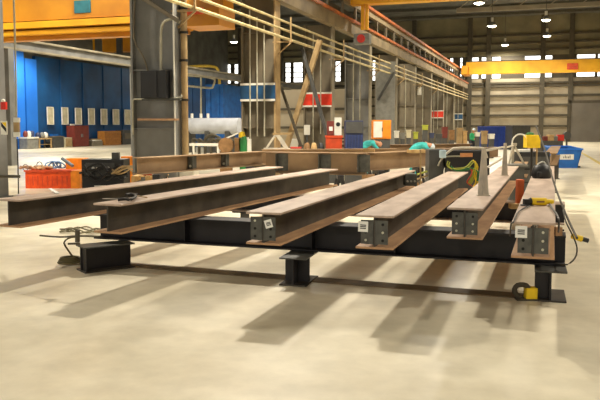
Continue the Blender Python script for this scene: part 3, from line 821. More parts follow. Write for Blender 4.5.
link('cupboard_door', MB().lohi((-w*.42, -.03, .08), (w*.42, 0, h-.08)), 'tan', T, True)
T, w, h = low('notice_box', 'small white box fixed on the blue wall above the cream cupboard', 'box', 70.5, 75.5, 147, 139.2, 'white', .3)
T.location = P(73, 126.5, x=XL+.72); T.scale = (.8, .5, .35)
T, w, h = low('steel_cabinet', 'maroon double door cabinet against the blue wall', 'cabinet', 73.5, 89, 147, 125.5, 'maroon')
for sx in (-1, 1):
    d_ = link('door', MB().lohi((min(sx*.02, sx*w*.47), -.04, .1), (max(sx*.02, sx*w*.47), 0, h-.1)), 'maroon', T, True)
    link('handle', MB().lohi((sx*.1-.03, -.08, h*.45), (sx*.1+.03, -.04, h*.6)), 'gry', d_, True)
T, w, h = low('stacked_boards', 'pile of pale sacks and boards right of the maroon cabinet', 'boards', 92.5, 102.5, 146.5, 141, 'colf')
link('board', MB().box((.1, .4, h+.06), (w*.9, .7, .1), .15), 'white', T, True); link('board', MB().box((-.1, .4, h+.16), (w*.7, .6, .1), -.2), 'tan', T, True)
T, w, h = low('crate', 'brown orange wooden crate by the right end of the blue wall', 'crate', 104, 121, 146.3, 131, mat('ochre crate', (178, 118, 48), .6))
sl = MB()
for k in range(4): sl.lohi((-w/2, -.03, h*(k+.1)/4), (w/2, 0, h*(k+.85)/4))
link('slats', sl, mat('ochre slat', (170, 112, 46), .6), T, True)
# dark gear right of it
T, w, h = low('machine_cabinet', 'dark machine cabinet between the ochre crate and the grey column', 'machine', 122, 134, 146, 130, 'gry2')
link('panel', MB().lohi((-w*.3, -.04, h*.4), (w*.2, 0, h*.8)), 'colb', T, True)

# containers between column 2 and 3
Yk = 60
def kb(px, py): return P(px, py, y=Yk)
def container(px0, px1, pyt, pyb, m, lab, dep=4, yk=Yk):
    a = P(px0, pyb, y=yk); b = P(px1, pyt, y=yk)
    T = thing('blue_container', lab, 'container', ((a.x+b.x)/2, yk, 0))
    w = b.x-a.x
    link('shell', MB().lohi((-w/2, 0, 0), (w/2, dep, b.z)), m, T, True, .04)
    r = MB(); n = max(2, int(w/.9))
    for k in range(n): r.lohi((-w/2+w*(k+.3)/n, -.06, .2), (-w/2+w*(k+.6)/n, 0, b.z-.2))
    link('corrugation', r, m, T, True)
container(188, 205, 78, 147, 'blue', 'tall blue tank housing just right of the tan pipe')
container(206, 223, 84, 147, 'bin', 'bright blue tank housing left of the blue band column', yk=Yk-2)
s = MB(); yy = Yk-5
def kk(px, py): return P(px, py, y=yy)
s.tube([kk(186, 67), kk(200, 66), kk(212, 66.5), kk(218, 70), kk(219.5, 84)], .12, 10)
single('duct_pipe', s, mat('mustard duct', (196, 166, 60), .5), 'mustard yellow duct curving above the blue containers', 'duct')
s = MB(); s.tube([kk(186, 75), kk(205, 76.5), kk(215, 79)], .1, 8); s.tube([kk(188, 86), kk(210, 88), kk(213, 86), kk(215, 80), kk(212, 77)], .09, 8)
s.frus(kk(201, 77), kk(201, 125), .08, n=8)
single('handrail', s, 'cond', 'pale bent handrail pipes in front of the blue containers', 'handrail')
# white tank
yt = 48
a = P(180, 125, y=yt); b = P(240, 125, y=yt)
rad = (P(210, 118, y=yt).z-P(210, 134, y=yt).z)/2; zc = (P(210, 118, y=yt).z+P(210, 134, y=yt).z)/2
T = thing('horizontal_tank', 'long white horizontal tank below the blue containers', 'tank', ((a.x+b.x)/2, yt, 0))
link('tank_shell', MB().frus((a.x, yt, zc), (b.x, yt, zc), rad, n=24), 'tank', T)
for px in (192, 201, 208): link('nozzle', MB().frus(P(px, 119, y=yt), P(px, 113.5, y=yt), .1, n=10), 'white', T)
for px in (190, 210, 230): q = P(px, 134, y=yt); link('saddle', MB().lohi((q.x-.15, yt-.6, 0), (q.x+.15, yt+.6, q.z+.2)), 'gry2', T)
# pipe clutter beneath the tank
s = MB()
for k in range(7):
    q = P(193+k*6, 139, y=44); s.tube([q, q+Vector((.5, 0, random.uniform(-.3, .4))), q+Vector((1, .3, random.uniform(-.4, .2)))], .1, 6); s.lohi((q.x-.06, 43.9, 0), (q.x+.06, 44.1, q.z))
single('pipe_rack', s, 'girt', 'dark rack of pipe pieces in front of the white tank', 'pipe rack')
q = P(205, 144.5, y=42)
single('white_beam', MB().lohi((q.x-1.1, 42, q.z-.1), (q.x+1.1, 42.2, q.z+.08)).lohi((q.x-.9, 42.05, 0), (q.x-.8, 42.15, q.z-.1)).lohi((q.x+.8, 42.05, 0), (q.x+.9, 42.15, q.z-.1)), 'white', 'white bar on low stands below the pipe rack', 'bar')
# cable drum, gas cylinder, jug, box
dq = 24.5
q = P(229, 151, d=dq)
def onfloor(px, d): q = P(px, HZ, d=d); q.z = 0; return q
q = onfloor(226, dq)
T = thing('cable_drum', 'round wooden cable drum left of the green gas cylinder', 'cable drum', q, PSI)
zc = P(229, 145, d=dq).z; rr = .25
for sy in (-1, 1): link('drum_flange', MB().frus((0, sy*.16, zc), (0, sy*.2, zc), rr, n=18), 'woodd', T, True)
link('drum_core', MB().frus((0, -.16, zc), (0, .16, zc), rr*.6, n=14), 'rub', T, True)
link('stand', MB().lohi((-.2, -.14, 0), (.2, .14, zc-rr*.8)), 'woodd', T, True)
link('arm', MB().bar((-.05, 0, zc+.2), (.4, 0, zc+.4), .05, .05), 'white', T, True)
q = onfloor(243.3, dq)
zt_ = P(243, 134, d=dq).z
T = thing('gas_cylinder', 'green gas cylinder with a yellow cap at the foot of the blue band column', 'gas cylinder', q)
link('cylinder_body', MB().lathe((0, 0, 0), [(.12, 0), (.13, .03), (.13, zt_-.22), (.1, zt_-.1), (.05, zt_-.04)], 18), 'green', T, True)
link('cap', MB().lathe((-.05, 0, zt_-.12), [(.1, 0), (.12, .05), (.1, .16), (.04, .2)], 14), 'ylw', T, True)
T, w, h = box_thing('carton', 'brown carton between the cable drum and green gas cylinder', 'carton', 234.5, 239, 152, 138.5, 'woodd', .3, d=dq-.1)
link('flap', MB().lohi((-w/2, -.02, h), (w/2, .3, h+.02)), 'wood', T, True)
T, w, h = box_thing('jerry_can', 'white jug right of the green gas cylinder', 'jug', 245.5, 251, 152, 139, 'white', .25, d=dq)
link('cap', MB().frus((-w*.2, .12, h), (-w*.2, .12, h+.06), .05), 'white', T, True)

# mid clutter x 280-345
def far(name, label, cat, px0, px1, pyb, pyt, m, d, depth=.5):
    T, w, h = box_thing(name, label, cat, px0, px1, pyb, pyt, m, depth, d=d)
    if T.location.z > .02 and name not in ('wall_box',):
        z0 = T.location.z
        link('stand', MB().lohi((-w*.45, .03, -z0), (w*.45, depth-.03, 0)), 'gry2', T, True)
    if T.location.z < 0:
        T.location.z = 0
    return T, w, h
T, w, h = far('drum', 'white covered drum beside the red bucket', 'drum', 288, 298, 147, 139, 'white', 30)
T, w, h = far('bucket', 'low red bucket at the foot of the dark brace', 'bucket', 291, 301, 152, 147.5, 'red', 26)
link('rim', MB().lohi((-w/2-.02, -.02, h-.02), (w/2+.02, .52, h+.01)), 'red', T, True)
T, w, h = far('wall_box', 'pale grey control box behind the tan brace', 'box', 304, 310, 135, 125, 'white', 32, .3)
link('post', MB().lohi((-.05, .1, -T.location.z), (.05, .2, 0)), 'gry2', T, True)
T, w, h = far('white_cabinet', 'tall white cabinet behind the dark brace under the red band', 'cabinet', 318, 325, 147, 119, 'white', 34)
link('door', MB().lohi((-w*.4, -.02, .1), (w*.4, 0, h-.1)), 'white', T, True)
T, w, h = far('grey_cabinet', 'dark grey cabinet under the left part of the red band', 'cabinet', 310, 318, 148, 120, 'colb', 33)
link('door', MB().lohi((-w*.4, -.02, .1), (w*.4, 0, h-.1)), 'colb', T, True)
T, w, h = far('orange_box', 'red orange box left of the dark blue cabinet', 'box', 326, 342, 152, 135.5, 'org2', 25)
link('lid', MB().lohi((-w/2-.02, -.02, h-.08), (w/2+.02, .52, h)), 'org2', T, True)
for k in range(4): link('handle', MB().lohi((w/2, .05, .08+k*.12), (w/2+.08, .2, .13+k*.12)), 'blk', T, True)
T, w, h = far('red_machine', 'small red machine with white gauge above the red orange box', 'machine', 327, 334, 135, 121, 'maroon', 26, .4)
link('white_label', MB().lohi((-w*.2, -.02, h*.3), (w*.3, 0, h*.6)), 'paper', T, True)
T, w, h = far('gauge_cabinet', 'white cabinet with a dark round gauge right of the red machine', 'cabinet', 334.5, 341.5, 137, 117.5, 'white', 27, .3)
link('gauge', MB().frus((0, -.02, h*.65), (0, .0, h*.65), .08, n=14), 'blk', T, True)
# tarps / timber on girder (left of orange box)
for k, (px, py, m, lab) in enumerate(((307, 147, 'woodd', 'brown rag heap left of the red orange box'), (314, 147.5, 'wood', 'pale timber block beside the brown rag heap'), (321, 147, 'blk', 'black hose heap beside the pale timber block'))):
    q = P(px, 152, d=24)
    single(['rag_heap', 'timber_block', 'hose_heap'][k], MB().lathe((q.x, q.y, 0), [(.08, 0), (.1, .9), (.11, 1.2), (.08, 1.38), (.03, 1.42)], 9), m, lab, ['rags', 'timber', 'hose'][k])
# dark blue cabinet
T, w, h = far('tool_cabinet', 'dark blue slatted cabinet standing before the plain grey column', 'cabinet', 345, 363, 152, 120.5, 'dblue', 24, .6)
r = MB()
for k in range(6): r.lohi((-w/2+w*(k+.15)/6, -.03, .05), (-w/2+w*(k+.8)/6, 0, h*.55))
link('slats', r, mat('indigo slat', (50, 64, 110), .5), T, True); link('upper_door', MB().lohi((-w*.47, -.03, h*.6), (w*.47, 0, h-.04)), 'gry2', T, True)
# orange/white cabinet
d0 = 27
T, w, h = far('flammables_cabinet', 'orange cabinet with a white left door beside the plain grey column', 'cabinet', 372.5, 391, 139, 120, 'orgy', d0, .5)
link('white_door', MB().lohi((-w*.45, -.03, h*.08), (w*.02, 0, h*.92)), 'white', T, True); link('orange_door', MB().lohi((w*.03, -.03, h*.08), (w*.45, 0, h*.92)), 'orgy', T, True)
link('handle', MB().lohi((w*.0, -.05, h*.4), (w*.04, -.03, h*.6)), 'gry2', T, True)

# distant bits along column feet x 395-500
bits = [(397, 4, 138, 131, 'white', 'tiny white box right of the orange cabinet', 40), (403, 4, 139, 133, 'gry', 'tiny grey box second right of the orange cabinet', 40), (409, 4, 138, 130, 'wpane', 'small cream box left of the crouching worker', 42),
        (416, 4, 139, 132, 'lime', 'small yellow green box above the crouching worker', 42), (425.5, 5, 130, 125, 'lime', 'yellow green card raised above the crouching worker', 44), (432, 4, 138, 133, 'dblue', 'small navy box under the small red band', 44),
        (439, 6, 138, 134, 'gry2', 'dark grey tool box right of the small red band', 46), (445, 5, 138, 127, 'maroon', 'purple brown drum left of the tan timber posts', 50), (452, 5, 140, 130, 'woodd', 'brown crate beside the purple brown drum', 46),
        (460, 5, 144, 128, 'tan', 'tan timber post pair left of the green worker', 40), (465, 4, 144, 131, 'wood', 'pale timber post beside the tan timber pair', 40), (485, 5, 144, 131, 'tan', 'tan timber post right of the green worker', 38),
        (478, 4, 136.5, 132.5, 'white', 'white sack row behind the green worker', 44), (492, 5, 139, 134, 'white', 'white bottles box before the dark blue booth', 44)]
for k, (px, w_, pb, pt, m, lab, d) in enumerate(bits):
    nm = lab.split()[-1] if False else ['small_box', 'tool_box', 'cream_box', 'green_box', 'sign_card', 'navy_box', 'tool_box', 'oil_drum', 'timber_crate', 'timber_post', 'timber_post', 'timber_post', 'sack_row', 'bottle_box'][k]
    T, w, h = far(nm, lab, {'timber_post': 'timber post', 'oil_drum': 'drum', 'sign_card': 'card', 'sack_row': 'sacks'}.get(nm, 'box'), px-w_/2, px+w_/2, pb, pt, m, d, .35)
    link('lid', MB().lohi((-w/2-.02, -.02, h-.05), (w/2+.02, .37, h+.01)), m, T, True)
# white small box on the column (419,91)
q = P(419.5, 91, x=XC+.9)
T = thing('speaker_box', 'small white box hanging high on the pale column row', 'box', q)
link('casing', MB().box((0, 0, 0), (.25, .25, .55)), 'white', T, True, .02); link('bracket', MB().lohi((-.3, -.03, .2), (-.1, .03, .26)), 'gry2', T, True)

# dark blue booth right
T, w, h = far('storage_container', 'dark blue container in the distance left of the yellow box', 'container', 483, 512, 149, 126.3, mat('royal blue paint', (26, 56, 140), .5), 60, 2)
link('door', MB().lohi((-w*.45, -.04, .1), (w*.0, 0, h-.1)), mat('royal blue door', (24, 50, 126), .5), T, True)
T, w, h = far('grey_container', 'dark grey container beside the dark blue one', 'container', 512, 530, 148, 125.6, 'gry2', 58, 2)
link('door', MB().lohi((-w*.4, -.04, .1), (w*.4, 0, h-.1)), 'gry2', T, True)

# tool chest behind the rightmost beams
T, w, h = box_thing('tool_chest', 'dark tool chest behind the black bag on the rightmost beam', 'tool chest', 519, 549, 190, 152, 'blk', .6, d=19.5, ground=True)
for k in range(3): link('drawer', MB().lohi((-w*.45, -.02, h*(.1+.28*k)), (w*.45, 0, h*(.34+.28*k))), 'gry2', T, True)
single('paper_sheet', MB().box(LP(T, (-.25, .3, h+.03)), (.4, .35, .06), PSI+.3), 'white', 'white folded sheet on the dark tool chest', 'cloth')
# yellow box on stand
T, w, h = box_thing('yellow_case', 'bright yellow box on a thin stand left of the blue dumpster', 'box', 527, 540.5, 148, 135, 'ylw', .3, d=17)
link('stand_pole', MB().frus((0, .15, -T.location.z), (0, .15, 0), .03, n=8), 'rub', T, True)
link('stand_pole', MB().frus((.12, .15, -T.location.z), (.12, .15, 0), .02, n=8), 'tan', T, True)
link('stand_foot', MB().lohi((-.2, 0, -T.location.z), (.25, .3, -T.location.z+.04)), 'rub', T, True)
link('cap', MB().lathe((-.05, .15, h), [(.09, 0), (.1, .03), (.05, .06)], 12), 'green', T, True)
single('air_hose', MB().tube([P(512, 146, d=17.2), P(513, 139, d=17.2), P(518, 134.5, d=17.2), P(524, 135, d=17.2), P(526.6, 138, d=17.1)], .018, 6), 'white', 'pale air hose arching into the yellow box', 'hose')
# table clutter right of yellow box (x 541-563,y 132-142)
T, w, h = far('scrap_table', 'cluttered table of tools behind the blue dumpster', 'table', 541, 563, 146, 141, 'gry2', 40, .8)
for k, (px, m, nm, lab) in enumerate(((545, 'maroon', 'tool_case', 'maroon case on the cluttered table'), (550, 'wood', 'carton', 'tan carton on the cluttered table'), (555, 'gry', 'metal_can', 'grey can on the cluttered table'), (560, 'red', 'tool_case', 'small red case on the cluttered table'))):
    q = P(px, 141, d=40.4); q.z = T.location.z+h
    R = .13+.04*(k % 2)
    single(nm, MB().box((q.x, q.y, q.z+R), (R*2, R*2, R*2), PSI), m, lab, 'case' if 'case' in nm else 'box', bevel=.02)
q = P(566.5, 146, d=44); q.z = 0
T = thing('standing_fan', 'dark stand with a rounded head behind the blue dumpster', 'stand', q, PSI)
zz = P(566, 135.5, d=44).z
link('head', MB().frus((0, -.1, zz), (0, .1, zz), .24, n=14), 'gry2', T, True); link('pole', MB().frus((0, 0, 0.02), (0, 0, zz), .06, n=8), 'gry2', T, True); link('foot', MB().frus((0, 0, 0), (0, 0, .04), .3, n=12), 'gry2', T, True)

# blue dumpster
a = P(557, 167.5, z=0); b = P(579.5, 168.5, z=0); dd = (a-CO).dot(FH)
T = thing('dumpster', 'open blue dumpster with a white label on the floor at right', 'dumpster', ((a.x+b.x)/2, (a.y+b.y)/2, 0), PSI*.9)
w = (b-a).length; h = P(557, 149, d=dd).z
s = MB()
dp = 2.0
prof = [(-w/2+.05, 0, 0), (w/2-.12, 0, 0), (w/2+.08, 0, h), (-w/2, 0, h)]
# walls
s.prism(prof, (0, .05, 0)); s.prism([(x, y+dp, z*1.1) for x, y, z in prof], (0, .05, 0))
s.prism([(-w/2+.05, 0, 0), (-w/2, 0, h), (-w/2, dp, h*1.1), (-w/2+.05, dp, 0)], (.05, 0, 0))
s.prism([(w/2-.12, 0, 0), (w/2+.08, 0, h), (w/2+.08, dp, h*1.1), (w/2-.12, dp, 0)], (-.05, 0, 0))
s.lohi((-w/2+.06, .02, 0.0), (w/2-.15, dp, .05))
link('bin_body', s, 'bin', T, True)
link('rim', MB().bar((-w/2-.02, 0, h), (w/2+.1, 0, h), .1, .07).bar((w/2+.08, 0, h), (w/2+.08, dp, h*1.1), .1, .07).bar((-w/2, 0, h), (-w/2, dp, h*1.1), .1, .07).bar((-w/2-.02, dp, h*1.1), (w/2+.1, dp, h*1.1), .1, .07), 'blueb', T, True)
lb = link('label_plate', MB().lohi((-w*.36, -.03, h*.45), (w*.22, -.005, h*.73)), 'white', T, True)
ik = MB()
for k in range(5): ik.lohi((-w*.22+k*w*.065, -.036, h*.52), (-w*.19+k*w*.065, -.031, h*(.62+.05*(k % 3 == 1))))
link('print', ik, 'ink', lb, True)
link('foot', MB().lohi((w/2-.3, .1, 0), (w/2+.05, .4, .09)), 'gry2', T, True)

# ------------------------------------------------------------------ welding machine and gear behind beam 4/5
DW = 16.0
T = thing('welding_machine', 'black welding machine under a pale tubular frame behind the fourth beam', 'welding machine', (*P(467, 160, d=DW)[:2], 0), PSI)
o = T.location
def lw(px, py, d=DW):
    v = P(px, py, d=d)-o; return Matrix.Rotation(-PSI, 3, 'Z') @ v
a = lw(446, 168); b = lw(490, 150.5)
link('casing', MB().lohi((a.x, 0, a.z), (b.x, .6, b.z)), 'blk', T, True, .03)
link('cart_body', MB().lohi((a.x+.08, .05, .22), (b.x-.08, .55, a.z)), 'gry2', T, True)
link('side_housing', MB().lohi((lw(430, 150).x, .1, 0), (lw(445, 150).x, .6, lw(430, 149.5).z)), 'gry2', T, True, .03)
link('cart_frame', MB().lohi((a.x, .0, .15), (b.x, .6, .2)).lohi((a.x, 0, .2), (a.x+.05, .05, a.z)).lohi((b.x-.05, 0, .2), (b.x, .05, a.z)).lohi((a.x, .55, .2), (a.x+.05, .6, a.z)).lohi((b.x-.05, .55, .2), (b.x, .6, a.z)), 'gry2', T, True)
for sx in (a.x+.1, b.x-.1): link('wheel', MB().frus((sx-.03, .3, .1), (sx+.03, .3, .1), .1, n=16), 'rub', T, True)
c_ = lw(460, 157); d_ = lw(472.5, 153)
link('orange_label', MB().lohi((c_.x, -.02, c_.z), (d_.x, -.001, d_.z)), mat('peach label', (216, 150, 96), .6), T, True)
link('roll_bar', MB().tube([lw(446, 154), lw(452, 149.5), lw(456, 148.2), lw(478, 148), lw(484, 150), lw(487, 158)], .028, 8), 'silver', T, True)
link('hand_rail', MB().tube([lw(438, 166), lw(441, 160), lw(447, 156.5), lw(470, 156.2)], .018, 8), 'cond', T, True)
c_ = lw(439, 158); d_ = lw(445.5, 150)
link('white_canister', MB().lohi((c_.x, -.1, c_.z), (d_.x, .0, d_.z)), mat('pale blue canister', (190, 214, 226), .5), T, True, .02)
for lab, m, pts in (('lime green welding hose looping below the black welding machine', 'lime', [(448, 161), (447, 165), (450, 168), (457, 168.5), (466, 167), (472, 161), (475, 164), (474, 172), (471, 180), (468, 184), (472, 176), (474, 168)]),
                    ('orange welding lead hanging between the fourth and fifth beams', 'org2', [(470, 168), (472, 173), (469, 178), (467, 182), (470, 185)]),
                    ('pale yellow hose hanging right of the orange welding lead', 'ylw', [(473, 160), (476, 166), (474, 175), (476, 182), (473, 187)]),
                    ('dark green hose curled below the black welding machine', 'green', [(451, 166), (454, 170), (462, 170), (470, 168), (478, 172), (477, 181)])):
    s = MB(); s.tube([P(x_, y_, d=14.6) for x_, y_ in pts], .014, 6, 3); s.tube([P(x_+1.8, y_+1, d=14.7) for x_, y_ in pts], .012, 6, 3)
    single('welding_hose', s, m, lab, 'hose')
# thin rods left of it (410-440, 170-178)
single('steel_rod', MB().frus(P(412, 181, d=15.3), P(440, 171, d=17), .02, n=6), 'tan', 'thin rusty rod lying beyond the far end of the third beam', 'rod')
single('steel_rod', MB().frus(P(417, 174.5, d=15.6), P(436, 168.5, d=17), .02, n=6), 'lime', 'yellow green rod beyond the far end of the third beam', 'rod')
single('upright_rod', MB().frus(P(420.5, 150, d=15.2), P(420.5, 219, d=15.2), .018, n=6), 'tan', 'thin upright rod beside the far end of the third beam', 'rod')
T, w, h = box_thing('clamp_block', 'dark bolted clamp block at the far end of the third beam', 'clamp', 405, 417, 186, 174, 'clip', .25, d=14)
for k in range(3): link('bolt', MB().frus((-w*.3+k*w*.3, -.03, h*.4), (-w*.3+k*w*.3, 0, h*.4), .02, n=8), 'bolt', T, True)

# tapered jack stands on beam 5
def jack(px, pyb, pyt, label, wb=.2, tilt=0):
    q = P(px, pyb, z=TOP)
    dd = (q-CO).dot(FH); h = P(px, pyt, d=dd).z-TOP
    T = thing('jack_stand', label, 'jack stand', q, PSI)
    link('base_plate', MB().lohi((-wb*.6, -wb*.35, 0), (wb*.6, wb*.35, .012)), 'silver', T, True)
    link('tapered_post', MB().prism([(-wb/2, -.02, .012), (wb/2, -.02, .012), (.022+tilt, -.02, h), (-.022+tilt, -.02, h)], (0, .04, 0)), 'silver', T, True)
    link('side_fin', MB().prism([(-.01, -wb*.34, .012), (-.01, wb*.34, .012), (-.01+tilt, .02, h*.95), (-.01+tilt, -.02, h*.95)], (.02, 0, 0)), 'silver', T, True)
    return T
jack(483, 195.5, 148, 'nearest pale tapered jack stand on the fifth beam', .14)
jack(504.5, 175.5, 143, 'second pale tapered jack stand farther along the fifth beam', .11)
# tripod stands farther
q = onfloor(517, 18)
T = thing('tripod_stand', 'pale tripod frame standing behind the far end of the fifth beam', 'tripod', q, PSI)
def lt(px, py, d=18):
    return Matrix.Rotation(-PSI, 3, 'Z') @ (P(px, py, d=d)-q)
for px, dy in ((509, 0), (516, .3), (524, 0)):
    link('leg', MB().bar(lt(513.5, 144), lt(px, 164)+Vector((0, dy, 0)), .06, .04), 'silver', T, True)
link('head', MB().bar(lt(511.5, 144.5), lt(516.5, 144.5), .08, .07), 'silver', T, True)
link('base_tray', MB().box(lt(515, 165), (.5, .5, .05)), 'gry', T, True)
link('pedestal', MB().lohi((-.2, -.2, 0), (.15, .2, lt(515, 165).z-.03)), 'gry2', T, True)
single('linking_bar', MB().bar(P(483, 151, d=10.2), P(504, 147, d=13.4), .035, .03), 'silver', 'pale bar joining the tops of the two tapered jack stands', 'bar')
single('linking_bar', MB().bar(P(504, 148, d=13.5), P(513, 145.5, d=17.9), .035, .03), 'silver', 'pale bar from the second jack stand to the tripod frame', 'bar')
single('linking_bar', MB().bar(P(487, 167.5, d=12.8), P(502, 158.5, d=13.6), .03, .03), 'silver', 'short slanting pale bar behind the nearest jack stand', 'bar')

# orange piece between beams 5 and 6
q = P(521.5, 196, z=.72)
T, w, h = box_thing('orange_bracket', 'orange steel bracket standing between the fifth and rightmost beams', 'bracket', 517.5, 524, 198, 170, mat('faded orange steel', (206, 96, 44), .6), .12, d=11.2)
link('foot_plate', MB().lohi((-w*.8, -.02, -.012), (w*.8, .2, .0)), mat('faded orange plate', (190, 120, 60), .6), T, True)
T.location.z = .725
T, w, h = box_thing('timber_block', 'pale timber block on the rear cross beam between the last two beams', 'timber block', 511, 523, 202, 197, 'wood', .15, d=11.1)
T.location.z = .713

# black bag and yellow grinder on beam 6
q = P(541.5, 178, z=TOP)
T = thing('tool_bag', 'black tool bag on the rightmost beam', 'bag', q, PSI)
link('bag_body', MB().lathe((0, 0, 0), [(.15, 0), (.18, .04), (.17, .14), (.13, .22), (.05, .25)], 14), 'blk', T, True)
link('pocket', MB().box((-.06, -.14, .07), (.14, .06, .1), .3), 'blk', T, True, .02)
link('strap', MB().tube([(-.12, 0, .12), (-.08, -.02, .24), (.04, 0, .28), (.13, 0, .12)], .012, 6), 'white', T, True)
q = P(539, 203, z=TOP+.03)
T = thing('angle_grinder', 'yellow angle grinder lying on the rightmost beam', 'grinder', (q.x, q.y, TOP), PSI+.05)
link('motor_body', MB().frus((-.09, 0, .05), (.08, 0, .045), .044, .046, n=12), 'ylw', T, True)
link('gear_head', MB().frus((-.13, 0, .04), (-.09, 0, .05), .034, .044, n=12).box((-.15, 0, .04), (.06, .07, .07)), 'rub', T, True)
link('disc', MB().frus((-.15, -.02, .008), (-.15, -.02, .014), .075, n=18), 'gry2', T, True)
link('handle', MB().frus((.08, 0, .045), (.17, .01, .045), .032, .026, n=10), 'ylw', T, True)
link('trigger', MB().box((.0, -.045, .05), (.09, .014, .02)), 'woodd', T, True)
s = MB().tube([P(549, 203, z=TOP+.02), P(552, 208, z=TOP+.016), P(556.5, 214, z=TOP+.016), P(559, 221, z=TOP-.02), P(558.5, 232, z=.9)], .01, 6)
s.tube([P(530, 206, z=TOP+.014), P(519, 211, z=TOP+.016), P(513.5, 222, z=TOP+.012), P(511, 224, z=TOP-.05), P(510, 236, z=.85)], .008, 6)
link('power_cord', s, 'gry2', T)
# hanging cord on the right with plug
s = MB().tube([P(536, 126, d=12), P(545, 150, d=11.2), P(553, 180, d=10), P(562, 205, d=9), P(572, 228, d=8.4), P(577, 238, z=.82)], .014, 6)
s.tube([P(563, 210, d=8.6), P(566, 222, d=8.3), P(573, 236, d=8.1), P(577, 248, d=8), P(575, 258, d=7.9), P(567, 264.5, d=7.8), P(556, 264, z=.375)], .009, 6)
single('extension_cord', s, 'girt', 'dark extension cord sagging beside the right of the rightmost beam', 'cord')
a = P(572, 236, d=8.2); b = P(586, 240, d=8.2)
T = thing('cable_plug', 'yellow cable connector on the dark cord right of the beams', 'connector', a)
link('connector_body', MB().frus(a, a+(b-a)*.7, .03, .036, n=10), 'ylw', T)
link('connector_end', MB().frus(a+(b-a)*.68, b+(b-a)*.15, .026, n=10), 'blk', T)
# clamp on the floor by right stub
q = P(523, 300, z=0)
T = thing('beam_clamp', 'dark and yellow clamp on the floor left of the right stub', 'clamp', (q.x, q.y, 0), PSI)
link('clamp_body', MB().tube([(-.04, 0, .03), (-.1, 0, .1), (-.07, 0, .17), (.03, 0, .17), (.07, 0, .1)], .03, 8), 'girt', T, True)
link('yellow_pad', MB().box((.09, .02, .08), (.13, .12, .13)), 'ylw', T, True, .01)
link('base', MB().lohi((-.08, -.05, 0), (.12, .08, .02)), 'girt', T, True)

# small thing clamp bolts on cross beam (red/black at 560,230)
q = P(560, 229, d=8.4)
T = thing('hand_vise', 'small dark and red vise beside the rightmost beam end', 'vise', (q.x, q.y, .711), PSI)
link('jaw', MB().lohi((-.05, 0, 0), (.03, .08, .1)), 'rustlit', T, True); link('screw', MB().frus((-.1, .04, .06), (.06, .04, .06), .013, n=8), 'blk', T, True)

